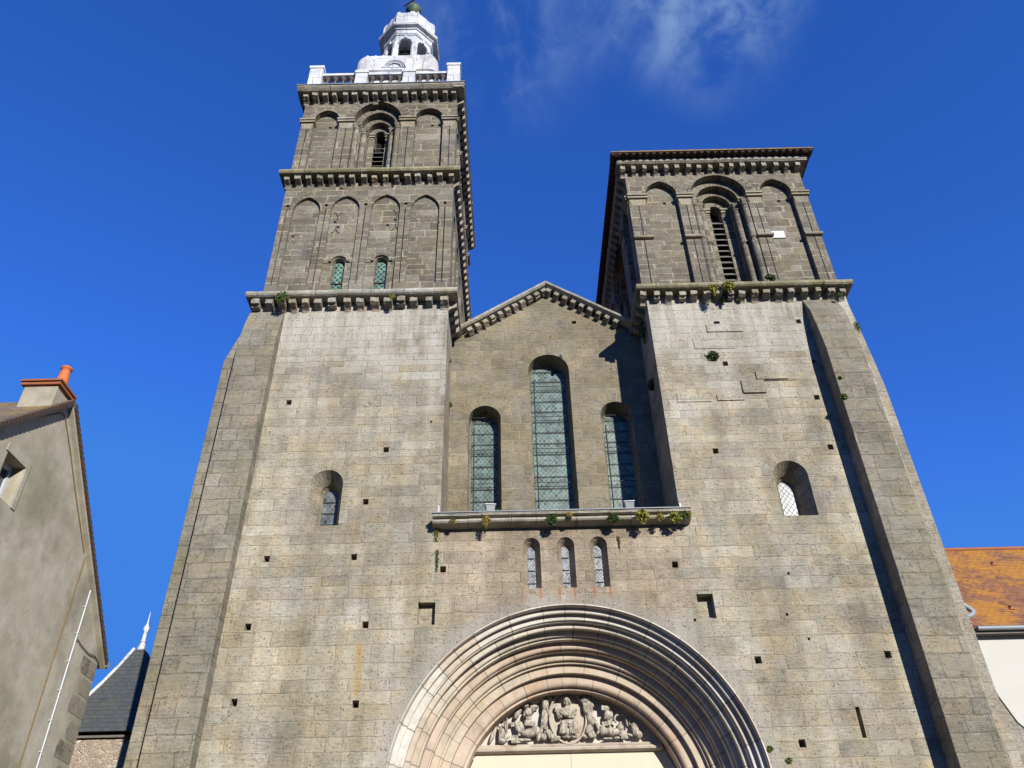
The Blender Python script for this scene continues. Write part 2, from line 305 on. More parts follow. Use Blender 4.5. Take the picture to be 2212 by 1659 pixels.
def glass_mat(name, cols, cell=.085, lead=(.55, .58, .55), lw=.10, rough=.35, brick=False, leadamt=1.0):
    m, g, b = mat(name); ge = g.new('ShaderNodeNewGeometry'); P = ge.outputs['Position']; px, py, pz = g.sep(P)
    u = g.m('ADD', g.m('DIVIDE', px, cell), g.m('DIVIDE', pz, cell*1.25)); v = g.m('SUBTRACT', g.m('DIVIDE', px, cell), g.m('DIVIDE', pz, cell*1.25))
    sag = g.m('MULTIPLY', g.m('SUBTRACT', g.noise(P, 3.5, 2, .5), .5), .9)
    u = g.m('DIVIDE', g.m('ADD', u, sag), 1.5); v = g.m('DIVIDE', g.m('ADD', v, sag), 1.5)
    fu, fv_ = g.m('FRACT', u), g.m('FRACT', v)
    d = g.m('MINIMUM', g.m('MINIMUM', fu, g.m('SUBTRACT', 1, fu)), g.m('MINIMUM', fv_, g.m('SUBTRACT', 1, fv_)))
    lm = g.m('MULTIPLY', g.ss(d, lw, lw*.5), leadamt)
    rn = g.white(g.xyz(g.m('FLOOR', u), g.m('FLOOR', v), 3))
    zone = g.noise(P, 1.6, 4, .7)  # broad tone patches in the pane colour imitate uneven reflections
    c = g.ramp(g.m('ADD', g.m('MULTIPLY', rn[0], .55), g.m('MULTIPLY', zone, .45)), cols)
    dk = g.m('MULTIPLY', g.ss(g.white(g.xyz(g.m('FLOOR', u), g.m('FLOOR', v), 8))[0], .86, .90), .75)
    c = g.mix(dk, c, (.02, .03, .028))
    c = g.mix(lm, c, lead)
    dirt = g.ss(g.noise(P, 4.5, 5, .7), .35, .65, .42, .95); c = g.vm('MULTIPLY', c, g.xyz(dirt, dirt, dirt))
    g.put(b.inputs['Base Color'], c)
    g.put(b.inputs['Roughness'], g.m('ADD', g.m('MULTIPLY', lm, .3), rough)); b.inputs['Specular IOR Level'].default_value = .5
    setbump(g, b, g.m('ADD', g.m('MULTIPLY', rn[0], .6), g.m('MULTIPLY', g.noise(P, 14, 2, .5), .8)), .006, .6)
    return m
M_gls = glass_mat('green_leaded_glass', [(.045, .085, .09), (.08, .135, .135), (.05, .11, .07), (.12, .17, .14), (.06, .12, .16)], cell=.078, lead=(.24, .29, .26), lw=.08)
M_glst = glass_mat('tower_green_glass', [(.05, .13, .09), (.03, .09, .06), (.10, .20, .14)], cell=.10, lead=(.22, .34, .27), lw=.13)
M_glsw = glass_mat('pale_leaded_glass', [(.15, .165, .18), (.21, .22, .235), (.18, .19, .21)], cell=.075, lead=(.10, .11, .11), lw=.09, rough=.4)
M_glss = glass_mat('slit_leaded_glass', [(.20, .22, .25), (.30, .32, .35), (.24, .26, .29)], cell=.045, lead=(.10, .11, .11), lw=.12, rough=.4)
M_glsg = glass_mat('grey_leaded_glass', [(.10, .115, .12), (.14, .155, .16), (.12, .13, .14)], cell=.085, lead=(.20, .21, .21), lw=.07, rough=.3)

def leaf_mat(name, c1, c2):
    m, g, b = mat(name); ge = g.new('ShaderNodeNewGeometry')
    oi = g.noise(ge.outputs['Position'], 13, 2, .5)
    g.put(b.inputs['Base Color'], g.vm('MULTIPLY', g.mix(g.ss(oi, .35, .65), c1, c2), (1.1, 1.1, 1.0))); b.inputs['Roughness'].default_value = .6
    b.inputs['Subsurface Weight'].default_value = 0; return m
M_lg = leaf_mat('green_leaves', (.035, .07, .015), (.10, .13, .025))
M_ly = leaf_mat('yellowing_leaves', (.22, .20, .03), (.12, .13, .02))
M_lb = leaf_mat('dry_brown_leaves', (.16, .10, .03), (.20, .17, .03))
M_ld = leaf_mat('dark_green_leaves', (.02, .045, .012), (.045, .08, .02))
M_moss = leaf_mat('moss', (.04, .06, .01), (.10, .12, .02))

def render_mat():
    m, g, b = mat('old_lime_render'); ge = g.new('ShaderNodeNewGeometry'); P = ge.outputs['Position']; px, py, pz = g.sep(P)
    n1 = g.noise(P, .7, 5, .62); n2 = g.noise(P, 4, 5, .7); n3 = g.noise(P, 30, 3, .6)
    st = g.noise(g.xyz(g.m('MULTIPLY', px, 2), g.m('MULTIPLY', py, 2), g.m('MULTIPLY', pz, .35)), 1.5, 4, .6)
    c = g.ramp(g.ss(n1, .3, .7), [(.27, .245, .185), (.38, .345, .265), (.46, .42, .34), (.40, .36, .265)])
    v = g.m('ADD', g.m('MULTIPLY_ADD', g.m('SUBTRACT', n2, .5), .55, 1), g.m('MULTIPLY', g.m('SUBTRACT', n3, .5), .2)); v = g.m('ADD', v, g.m('MULTIPLY', g.m('SUBTRACT', st, .5), .35))
    c = g.vm('MULTIPLY', c, g.xyz(v, v, v))
    l = g.m('MULTIPLY', g.ss(g.vor(P, 7), .28, .12), g.ss(g.noise(P, 1.0, 3, .6), .52, .6))
    c = g.mix(g.m('MULTIPLY', l, .5), c, (.36, .35, .30))
    c = g.mix(g.m('MULTIPLY', g.ss(g.noise(P, .45, 3, .6), .5, .62), .35), c, (.17, .17, .08))
    c = g.vm('MULTIPLY', c, (.74, .74, .72)); g.put(b.inputs['Base Color'], c); setbump(g, b, g.m('ADD', g.m('MULTIPLY', n3, .6), n2), .012, .5); return m
M_rend = render_mat()
M_white = simple('white_wall_render', (.60, .585, .53), .9, .07, 1.2, bump=.004, bs=40)
M_rstone = ashlar('pinkish_side_stone', [(.33, .30, .235), (.27, .245, .19), (.40, .37, .31)], h=.34, wd=.5, joint=.010, mortar=(.42, .36, .28), mamt=.6, seed=21.0, dark=.25)
def rubble_mat():
    m, g, b = mat('rubble_stone'); ge = g.new('ShaderNodeNewGeometry'); P = ge.outputs['Position']
    Pw = g.vm('MULTIPLY', P, (1, 1, 1.5)); d = g.vor(Pw, 9.0, 'Distance', 'DISTANCE_TO_EDGE'); cc = g.vor(Pw, 9.0, 'Color')
    c = g.ramp(g.sep(cc)[0], [(.26, .20, .15), (.34, .27, .19), (.24, .16, .12), (.36, .31, .24)])
    c = g.mix(g.ss(d, .10, .04), c, (.48, .42, .32)); g.put(b.inputs['Base Color'], c)
    setbump(g, b, g.ss(d, .02, .12), .03); return m
M_rub = rubble_mat()
M_quoin = simple('brown_quoin_stone', (.27, .24, .175), .9, .4, 5, bump=.01, c2=(.16, .14, .10))
def tile_mat(name, cols, lichc, amt, tw=.17, th=.11):
    m, g, b = mat(name); ge = g.new('ShaderNodeNewGeometry'); P = ge.outputs['Position']; px, py, pz = g.sep(P)
    tco = g.new('ShaderNodeTexCoord'); ux, uy, uz = g.sep(tco.outputs['UV'])
    r = g.m('DIVIDE', uy, th); row = g.m('FLOOR', r); fr = g.m('FRACT', r)
    uu = g.m('ADD', g.m('DIVIDE', ux, tw), g.m('MULTIPLY', g.m('MODULO', row, 2), .5)); f = g.m('FRACT', uu)
    rn = g.white(g.xyz(g.m('FLOOR', uu), row, 1))[0]
    c = g.ramp(rn, cols); n1 = g.noise(P, 1.1, 5, .6)
    n2 = g.noise(P, 8, 4, .7)
    c = g.mix(g.m('MULTIPLY', g.ss(g.m('ADD', g.m('MULTIPLY', n1, .7), g.m('MULTIPLY', n2, .3)), .43, .56), amt), c, lichc)
    j = g.m('MAXIMUM', g.ss(fr, .16, .03), g.m('MULTIPLY', g.ss(g.m('MINIMUM', f, g.m('SUBTRACT', 1, f)), .07, .02), .6))
    c = g.mix(g.m('MULTIPLY', j, .75), c, (.05, .03, .02))
    v = g.m('MULTIPLY_ADD', g.m('SUBTRACT', n2, .5), .7, 1); c = g.vm('MULTIPLY', c, g.xyz(v, v, v))
    c = g.vm('MULTIPLY', c, (.78, .76, .75)); g.put(b.inputs['Base Color'], c); setbump(g, b, g.m('ADD', g.m('SUBTRACT', 1, fr), g.m('MULTIPLY', rn, .4)), .02); return m
M_tileR = tile_mat('orange_lichen_tiles', [(.22, .10, .055), (.30, .14, .07), (.18, .085, .05)], (.47, .215, .03), .85)
M_tileL = tile_mat('old_grey_tiles', [(.17, .14, .10), (.22, .17, .11), (.14, .12, .09)], (.34, .22, .05), .7)
M_slate = tile_mat('blue_slates', [(.05, .065, .075), (.07, .085, .095), (.06, .072, .08)], (.09, .095, .08), .5, .2, .13)
M_terra = simple('terracotta', (.34, .12, .045), .7, .2, 5, c2=(.28, .11, .05))
M_tdark = simple('old_dark_tile', (.065, .05, .04), .85, .5, 9, c2=(.12, .05, .03))
M_pot = simple('orange_chimney_pot_clay', (.62, .17, .055), .7, .12, 4)
M_ground = simple('square_paving', (.10, .095, .085), .9, .3, .6, bump=.01, bs=6)

# ------------------------------------------------------------------ mesh helpers
class MB:
    def __init__(s): s.v = []; s.f = []; s.uv = None; s.smooth = []
    def add(s, vs, fs, sm=False):
        k = len(s.v); s.v += [tuple(v) for v in vs]
        for f in fs: s.f.append(tuple(i+k for i in f)); s.smooth.append(sm)
    def box(s, x0, x1, y0, y1, z0, z1, T=None):
        vs = [(x, y, z) for x in (x0, x1) for y in (y0, y1) for z in (z0, z1)]
        if T: vs = [T(*v) for v in vs]
        s.add(vs, [(0, 1, 3, 2), (4, 6, 7, 5), (0, 4, 5, 1), (2, 3, 7, 6), (0, 2, 6, 4), (1, 5, 7, 3)])
    def taper(s, x0, x1, y0, y1, z0, X0, X1, Y0, Y1, z1, T=None):
        vs = [(x0, y0, z0), (x1, y0, z0), (x1, y1, z0), (x0, y1, z0), (X0, Y0, z1), (X1, Y0, z1), (X1, Y1, z1), (X0, Y1, z1)]
        if T: vs = [T(*v) for v in vs]
        s.add(vs, [(3, 2, 1, 0), (4, 5, 6, 7), (0, 1, 5, 4), (1, 2, 6, 5), (2, 3, 7, 6), (3, 0, 4, 7)])
    def tube(s, pts, r, n=8, caps=True):
        rs = r if hasattr(r, '__len__') else [r]*len(pts); pts = [Vector(p) for p in pts]; rings = []
        for i, p in enumerate(pts):
            d = (pts[min(i+1, len(pts)-1)]-pts[max(i-1, 0)]).normalized()
            a = d.orthogonal().normalized() if i == 0 else (pa - d*pa.dot(d)).normalized()
            pa = a; b_ = d.cross(a)
            rings.append([p+(a*cos(2*pi*k/n)+b_*sin(2*pi*k/n))*rs[i] for k in range(n)])
        vs = [v for rg in rings for v in rg]; fs = []
        for i in range(len(pts)-1):
            for k in range(n): fs.append((i*n+k, i*n+(k+1) % n, (i+1)*n+(k+1) % n, (i+1)*n+k))
        s.add(vs, fs, True)
        if caps: s.add(rings[0], [tuple(reversed(range(n)))]); s.add(rings[-1], [tuple(range(n))])
    def lathe(s, c, prof, n=16, sm=True, ph=0, sx=1, sy=1):
        vs = []; fs = []; cx, cy, cz = c
        for r, z in prof:
            for k in range(n): a = 2*pi*k/n+ph; vs.append((cx+r*cos(a)*sx, cy+r*sin(a)*sy, cz+z))
        for i in range(len(prof)-1):
            for k in range(n): fs.append((i*n+k, i*n+(k+1) % n, (i+1)*n+(k+1) % n, (i+1)*n+k))
        fs.append(tuple(reversed(range(n)))); fs.append(tuple((len(prof)-1)*n+k for k in range(n)))
        s.add(vs, fs, sm)
    def build(s, name, m, parent=None, uvf=None, bevel=0, recalc=True):
        me = D.meshes.new(name); me.from_pydata(s.v, [], s.f); me.materials.append(m)
        me.polygons.foreach_set('use_smooth', s.smooth)
        if recalc:
            bm = bmesh.new(); bm.from_mesh(me); bmesh.ops.recalc_face_normals(bm, faces=bm.faces); bm.to_mesh(me); bm.free()
        if uvf:
            u = me.uv_layers.new(name='UVMap')
            for p in me.polygons:
                for li in p.loop_indices: u.data[li].uv = uvf(me.vertices[me.loops[li].vertex_index].co, p.normal)
        o = D.objects.new(name, me); col.objects.link(o)
        if parent: o.parent = parent
        if bevel:
            b = o.modifiers.new('bevel', 'BEVEL'); b.width = bevel; b.segments = 2; b.limit_method = 'ANGLE'
        return o
def thing(name, label, cat, loc=(0, 0, 0), group=None):
    o = D.objects.new(name, None); col.objects.link(o); o.location = loc; o['label'] = label; o['category'] = cat
    if group: o['group'] = group
    return o
def reparent(o, root):
    o.parent = root; o.matrix_parent_inverse = Matrix.Translation(root.location).inverted() if root.parent is None else Matrix()
    return o

FRONT = lambda Y0: (lambda u, d, z: (u, Y0+d, z))
def SIDE(X0, sgn): return lambda u, d, z: (X0+sgn*d, u, z)     # sgn -1: face looking to +x

def panel(mb, T, outer, holes, d):
    poly = [[Vector((u, z, 0)) for u, z in outer]]+[[Vector((u, z, 0)) for u, z in h] for h in holes]
    tris = tessellate_polygon(poly); flat = [v for p in poly for v in p]
    mb.add([T(v.x, d, v.y) for v in flat], tris)
def reveal(mb, T, a, da, b, db, sm=False, closed=True):
    n = len(a); vs = [T(u, da, z) for u, z in a]+[T(u, db, z) for u, z in b]
    mb.add(vs, [(i, (i+1) % n, n+(i+1) % n, n+i) for i in range(n if closed else n-1)], sm)
def arch(cx, r, zs, z0, h=None, n=9):
    pts = [(cx-r, z0)]
    if h is None or abs(h-r) < 1e-3:
        pts += [(cx-r*cos(pi*i/(2*n)), zs+r*sin(pi*i/(2*n))) for i in range(2*n+1)]
    elif h < r:
        pts += [(cx-r*cos(pi*i/(2*n)), zs+h*sin(pi*i/(2*n))) for i in range(2*n+1)]
    else:
        R = (r*r+h*h)/(2*r); am = atan2(h, R-r)
        L = [(cx-r+R-R*cos(am*i/n), zs+R*sin(am*i/n)) for i in range(n+1)]
        pts += L+[(2*cx-x, z) for x, z in reversed(L[:-1])]
    return pts+[(cx+r, z0)]
def rect(u0, u1, z0, z1): return [(u0, z0), (u0, z1), (u1, z1), (u1, z0)]
def band(mb, T, a, b, d):      # strip between two equal-length open outlines on one plane
    n = len(a); mb.add([T(u, d, z) for u, z in a]+[T(u, d, z) for u, z in b], [(i, i+1, n+i+1, n+i) for i in range(n-1)])
def pocket(mb, T, h, d0, d1):
    reveal(mb, T, h, d0, h, d1); panel(mb, T, h, [], d1)

def moulding(name, m, parent, T, prof, u0, u1, step=.9, jit=.006, caps=True):
    """a horizontal stone course: profile (d, z) run along u in separate blocks with fine joints"""
    mb = MB(); u = u0; n = len(prof)
    while u < u1-1e-6:
        L = step*random.uniform(.75, 1.3); ue = u+L
        if u1-ue < step*.5: ue = u1
        ox, oz = random.uniform(-jit, jit), random.uniform(-jit, jit); vs = []; st = 4
        for k in range(st+1):
            uu = u+.003+(ue-u-.006)*k/st
            jj = [random.uniform(-jit, jit)*.8 for _ in range(2)]
            vs += [T(uu, d+(ox+jj[0] if d < .02 else 0), z+oz+jj[1]*(d < .02)) for d, z in prof]
        fs = [(k*n+i, k*n+(i+1) % n, (k+1)*n+(i+1) % n, (k+1)*n+i) for k in range(st) for i in range(n)]
        fs += [tuple(range(n)), tuple(st*n+i for i in range(n))]
        mb.add(vs, fs); u = ue
    return mb.build(name, m, parent)

# corbel meshes (profile in depth/height, extruded sideways); local: x across, y into wall, z up from underside
def corbel_mesh(kind):
    mb = MB(); wd = .085; P = .25; H = .24
    prof = [(0, H), (-P, H), (-P, H*.30)]
    if kind == 0: prof += [(-P+.05, H*.20), (-P+.10, H*.10), (-P+.16, H*.02), (-.03, -.04), (0, -.10)]
    elif kind == 1: prof += [(-P*.82, H*.30), (-P*.52, H*.16), (-P*.2, H*.02), (-.01, 0)]
    else: prof += [(-P*.98, H*.30), (-P*.7, H*.36), (-P*.62, H*.08), (-P*.25, H*.02), (-.01, 0)]
    prof.append((0, -.10) if kind == 0 else (0, 0))
    if kind == 0: prof.pop()
    n = len(prof); xs = (-wd, -wd*.3, wd*.35, wd)
    vs = [(x+random.uniform(-.006, .006), y+(random.uniform(-.012, .012) if y < -.02 else .0), z+random.uniform(-.006, .006)*(z < H-.01)) for x in xs for y, z in prof]
    fs = [(k*n+i, k*n+(i+1) % n, (k+1)*n+(i+1) % n, (k+1)*n+i) for k in range(3) for i in range(n)]
    fs += [tuple(range(n)), tuple(3*n+i for i in range(n))]
    mb.add(vs, fs); o = mb.build('corbel', M_corb); me = o.data; D.objects.remove(o); return me
CORB = [corbel_mesh(k) for k in (0, 0, 0, 1, 2, 1)]
def corbels(parent, us, Y, z, rnd=.12, sx=1, sz=1, sy=1, basek=0):
    for u in us:
        k = random.choice((0, 1, 2)) if random.random() > rnd else random.choice((3, 4, 5))
        o = D.objects.new('corbel', CORB[k]); col.objects.link(o); o.parent = parent
        o.location = (u, Y, z); o.scale = (sx*random.uniform(.82, 1.1), sy*random.uniform(.86, 1.04), sz*random.uniform(.95, 1.0)); o.rotation_euler = (0, random.uniform(-.05, .05), random.uniform(-.05, .05)); o.location.x += random.uniform(-.015, .015)
def corbel_row(parent, T, us, z, P=.27, H=.24, wd=.075):
    mb = MB()
    for u in us:
        prof = [(0, H), (-P, H), (-P, H*.30), (-P*.75, H*.12), (-P*.4, H*.02), (-.02, -.05), (0, -.08)]
        n = len(prof); vs = [T(u+s, d, z+zz) for s in (-wd, wd) for d, zz in prof]
        mb.add(vs, [(i, (i+1) % n, n+(i+1) % n, n+i) for i in range(n)]+[tuple(range(n)), tuple(n+i for i in range(n))])
    o = mb.build('corbel', M_corb, parent); o['kind'] = 'stuff'; return o

# ------------------------------------------------------------------ ground
mb = MB(); mb.add([(-600, -600, 0), (600, -600, 0), (600, 600, 0), (-600, 600, 0)], [(0, 1, 2, 3)])
gr = mb.build('ground', M_ground); gr['kind'] = 'structure'

# ------------------------------------------------------------------ CHURCH
church = thing('church', 'large old stone church with two square towers, a gable between and a round arched portal', 'church')
PL, PR = -1.60, 3.59        # inner edges of the towers
XL, XR = -6.72, 8.80
ZC = 16.22
T0 = FRONT(0.0)
AC, AZ, AR = 1.04, 4.58, 3.45
# --- lower facade with all openings
holes = []; pockets = []
def pl(x, z, s=.075, sh=None): h = rect(x-s*.9, x+s*.9, z-s, z+s); pockets.append((h, .35)); return h
winL_o = arch(-4.17, .375, 10.97, 9.95); winR_o = arch(6.18, .385, 10.94, 9.94)
slits_o = [arch(c, .185, 9.37, 8.42, n=7) for c in (.35, 1.07, 1.76)]
arch_o = arch(AC, AR, AZ, 0.0, n=40)
for x, z in ((4.65, 6.86), (5.15, 5.33), (7.17, 6.91), (-1.50, 8.88), (3.32, 8.87), (5.28, 14.14), (7.27, 13.06), (4.62, 11.62), (7.25, 11.66),
             (-5.33, 13.25), (-2.90, 11.85), (-3.25, 10.51), (-5.21, 9.20), (-3.38, 9.20), (-5.35, 7.74), (-5.36, 6.28), (-3.06, 6.20), (-3.01, 7.73), (7.38, 15.46)): pl(x, z, .07)
pl(5.29, 15.44, .085); pl(7.46, 14.15, .05)
for x, z in ((-1.9, 12.6), (5.62, 8.62), (5.72, 7.25), (3.55, 7.68), (5.4, 7.75)): pl(x, z, .028)
pockets.append((rect(-1.98, -1.63, 7.70, 8.17), .16))
pockets.append(([(3.66, 7.76), (3.66, 8.22), (3.99, 8.22), (3.99, 7.70), (3.86, 7.72)], .2))
pockets.append((rect(6.27, 6.35, 5.40, 5.95), .5))
pockets.append((rect(-5.0, 6.9, -1, -1) if False else [(5.9, 13.56), (5.92, 13.60), (6.9, 13.60), (6.9, 13.58)], .04))
outer = [(XL, 0), (XL, ZC+.2), (PL, ZC+.2), (PL, 10.0), (PR, 10.0), (PR, ZC+.2), (XR, ZC+.2), (XR, 0), (AC+AR, 0)]
# the portal reaches the ground, so it is part of the outline rather than a hole
outer2 = [(XL, 0), (XL, ZC+.2), (PL, ZC+.2), (PL, 10.0), (PR, 10.0), (PR, ZC+.2), (XR, ZC+.2), (XR, 0)]+list(reversed(arch_o))
mb = MB(); panel(mb, T0, outer2, [winL_o, winR_o]+slits_o+[p[0] for p in pockets], 0)
for h, dd in pockets: pocket(mb, T0, h, 0, dd)
# tower bodies: sides and backs
DB = 7.2
for X0, X1 in ((XL, PL), (PR, XR)):
    for X in (X0, X1):
        zl = 9.99 if X in (PL, PR) else 0
        mb.add([(X, 0, zl), (X, DB, zl), (X, DB, ZC+.2), (X, 0, ZC+.2)], [(0, 1, 2, 3)])
    mb.add([(X0, DB, 0), (X1, DB, 0), (X1, DB, ZC+.2), (X0, DB, ZC+.2)], [(0, 1, 2, 3)])
mb.add([(PL, 0, 10.0), (PR, 0, 10.0), (PR, 1.5, 10.0), (PL, 1.5, 10.0)], [(0, 1, 2, 3)])
facade = mb.build('facade_wall', M_low, church, recalc=False)

# loose stone faces standing a little proud on the right tower
mb = MB()
for x0, x1, z0, z1, dd in ((5.95, 6.72, 13.62, 13.86, .035), (5.55, 6.1, 13.22, 13.60, .045), (4.9, 5.55, 13.02, 13.2, .03), (3.95, 4.75, 13.0, 13.24, .02), (5.0, 5.9, 15.16, 15.42, .025), (4.6, 5.6, 14.62, 15.0, .018)):
    mb = MB(); mb.box(x0, x1, -dd, -.002, z0, z1); mb.build('proud_stone', M_low, church, bevel=.008)

# --- buttresses
mb = MB()
def prism_x(mb, prof, x0, x1):     # profile in (y,z) extruded along x
    n = len(prof); mb.add([(x0, y, z) for y, z in prof]+[(x1, y, z) for y, z in prof], [(i, (i+1) % n, n+(i+1) % n, n+i) for i in range(n)]+[tuple(range(n)), tuple(n+i for i in range(n))])
def prism_y(mb, prof, y0, y1):
    n = len(prof); mb.add([(x, y0, z) for x, z in prof]+[(x, y1, z) for x, z in prof], [(i, (i+1) % n, n+(i+1) % n, n+i) for i in range(n)]+[tuple(range(n)), tuple(n+i for i in range(n))])
prism_x(mb, [(-.002, 0), (-.33, 0), (-.32, 15.0), (-.20, 15.6), (-.002, 16.2)], -6.76, -5.84)
mb.build('buttress', M_butt, church, bevel=.012)
mb = MB(); prism_y(mb, [(XL+.002, 0), (-7.25, 0), (-7.22, 14.72), (-6.99, 15.47), (XL+.002, 16.2)], .17, 1.4); mb.build('buttress', M_butt, church, bevel=.012)
mb = MB(); prism_x(mb, [(-.002, 0), (-.49, 0), (-.49, 14.2), (-.40, 14.9), (-.27, 15.6), (-.002, 16.2)], 7.63, 8.50); mb.build('buttress', M_butt, church, bevel=.012)
mb = MB(); prism_y(mb, [(XR-.002, 0), (9.02, 0), (9.0, 13.35), (8.95, 14.2), (8.88, 15.3), (XR-.002, 16.2)], .02, 1.3); mb.build('buttress', M_rstone, church, bevel=.012)

# --- cornices of the lower stage
rollprof = [(.16, .20)]+[(-.36-.0+.09-.10*cos(a), .10+.10*sin(a)) for a in [radians(x) for x in (80, 50, 20, -10, -40, -70, -90)]]+[(0.02, .0), (.16, 0)]
def addz(prof, z): return [(d, zz+z) for d, zz in prof]
cl1 = moulding('cornice', M_corn, church, FRONT(0.0), addz(rollprof, 16.43), -6.84, -1.34, .55)
corbels(cl1, [-6.60, -6.25, -5.92, -5.62, -5.30, -4.98, -4.60, -4.22, -3.87, -3.50, -3.16, -2.82, -2.48, -2.10, -1.70], 0.0, 16.20, .35, sx=1.15)
cs1 = moulding('cornice', M_corn, church, SIDE(PL, -1), addz([(d, z) for d, z in [(.1, .2), (-.25, .2), (-.25, .04), (-.2, 0), (.1, 0)]], 16.43), -.28, 1.49, .55)
corbel_row(cs1, SIDE(PL, -1), [.12, .45, .78, 1.1], 16.20, .22)
cr1 = moulding('cornice', M_cornm, church, FRONT(0.0), addz([(.2, .15), (-.34, .15), (-.38, .10), (-.37, .04), (-.33, 0), (.2, 0)], 16.43), 3.30, 8.93, .55)
corbels(cr1, [3.47, 3.83, 4.15, 4.49, 4.80, 5.14, 5.44, 5.76, 6.06, 6.38, 6.68, 7.0, 7.33, 7.68, 8.02, 8.36, 8.66], 0.0, 16.20, .3, sx=.95)
cs2 = moulding('cornice', M_cornm, church, SIDE(PR, 1), addz([(.1, .15), (-.28, .15), (-.28, .04), (-.24, 0), (.1, 0)], 16.43), -.30, 1.49, .55)
corbel_row(cs2, SIDE(PR, 1), [.15, .5, .85, 1.2], 16.20, .22)
cs3 = moulding('cornice', M_corn, church, SIDE(XL, 1), addz([(.1, .2), (-.12, .2), (-.12, 0), (.1, 0)], 16.43), .05, 7.2, .7)
cs4 = moulding('cornice', M_cornm, church, SIDE(XR, -1), addz([(.1, .15), (-.13, .15), (-.13, 0), (.1, 0)], 16.43), .05, 7.2, .7)
# sloped weathering from cornice up to the set-back stage
for x0, x1, zt in ((-6.80, -1.40, 16.60), (3.34, 8.9, 16.56)):
    mb = MB(); mb.taper(x0, x1, -.30, DB, zt, x0+.25, x1-.25, .08, DB-.1, zt+.22); mb.build('weathering_course', M_cornm, church)

# --- tower windows (lower stage)
def round_window(cx, r, zs, z0, d_mid, r_mid, d_gl, r_gl, cxm, gl, zglb, T=T0, lowdrop=0.0, zs2=None, barsn=0):
    o1 = arch(cx, r, zs, z0); zs2 = zs2 or zs
    o2 = arch(cxm, r_mid, zs2, z0+lowdrop); o3 = arch(cxm, r_mid-.015, zs2, z0+lowdrop); o4 = arch(cxm, r_gl, zs2-.01, z0+lowdrop+.02)
    mb = MB(); reveal(mb, T, o1, .0, o2, d_mid); reveal(mb, T, o2, d_mid, o3, d_mid+.06); reveal(mb, T, o3, d_mid+.06, o4, d_gl)
    win = mb.build('window', M_low, church, recalc=False)
    mb = MB(); panel(mb, T, o4, [], d_gl-.02); mb.build('glass', gl, win)
    for k in range(barsn): mb = MB(); z = z0+.25+k*.28; mb.box(cxm-r_gl, cxm+r_gl, d_gl-.05, d_gl-.035, z, z+.012, T); mb.build('saddle_bar', M_iron, win)
    return win
round_window(-4.17, .375, 10.97, 9.95, .34, .22, .5, .165, -4.14, M_glsg, 0, lowdrop=.05, zs2=10.93, barsn=3)
round_window(6.18, .385, 10.94, 9.94, .36, .23, .52, .17, 6.18, M_glsw, 0, lowdrop=.05, zs2=10.90)
for c in (.35, 1.07, 1.76):
    o1 = arch(c, .185, 9.37, 8.42, n=7); o2 = arch(c-.005, .08, 9.36, 8.46, n=7)
    mb = MB(); reveal(mb, T0, o1, 0, o2, .22); win = mb.build('slit_window', M_low, church, recalc=False)
    mb = MB(); panel(mb, T0, o2, [], .212); mb.build('glass', M_glss, win)
    for z in (8.6, 8.88, 9.16): mb = MB(); mb.box(c-.08, c+.07, .19, .20, z, z+.012); mb.build('saddle_bar', M_iron, win)

# --- gable wall
GY = 1.5; TG = FRONT(GY); ga = (1.05, 18.30); gs = .67
def gz(x): return ga[1]-abs(x-ga[0])*gs
gw = [dict(c=-.70, r=.41, zs=13.69, gc=-.72, gr=.33, gzs=13.70), dict(c=1.01, r=.545, zs=15.22, gc=.99, gr=.46, gzs=15.22), dict(c=2.69, r=.41, zs=13.73, gc=2.70, gr=.32, gzs=13.70)]
hs_ = [arch(k['c'], k['r'], k['zs'], 10.30) for k in gw]; ph = rect(1.74, 1.86, 16.85, 16.96)
mb = MB(); panel(mb, TG, [(PL, 10.0), (PL, gz(PL)-.12), (ga[0], ga[1]-.12), (PR, gz(PR)-.12), (PR, 10.0)], hs_+[ph], 0); pocket(mb, TG, ph, 0, .3)
gable = mb.build('gable_wall', M_gable, church, recalc=False)
for k, h in zip(gw, hs_):
    o2 = arch(k['gc'], k['gr']+.06, k['gzs'], 10.34); o3 = arch(k['gc'], k['gr'], k['gzs'], 10.36)
    mb = MB(); reveal(mb, TG, h, 0, o2, .36); reveal(mb, TG, o2, .36, o3, .44)
    win = mb.build('tall_window', M_gable, church, recalc=False)
    mb = MB(); panel(mb, TG, o3, [], .42); mb.build('glass', M_gls, win)
    mb = MB(); z = 10.50; i = 0
    top = k['gzs']+k['gr']
    while z < top-.12:
        hw = k['gr'] if z < k['gzs'] else sqrt(max(k['gr']**2-(z-k['gzs'])**2, .001))
        mb.box(k['gc']-hw, k['gc']+hw, .385, .40, z, z+.013, TG)
        if i % 3 == 1: mb.box(k['gc']-hw-.03, k['gc']+hw+.04, .30, .315, z+.12, z+.132, TG)
        z += .33; i += 1
    for sx in (-1,): mb.box(k['gc']+sx*k['gr']*.80-.006, k['gc']+sx*k['gr']*.80+.006, .385, .40, 10.36, k['gzs'], TG)
    mb.build('saddle_bars', M_iron, win)
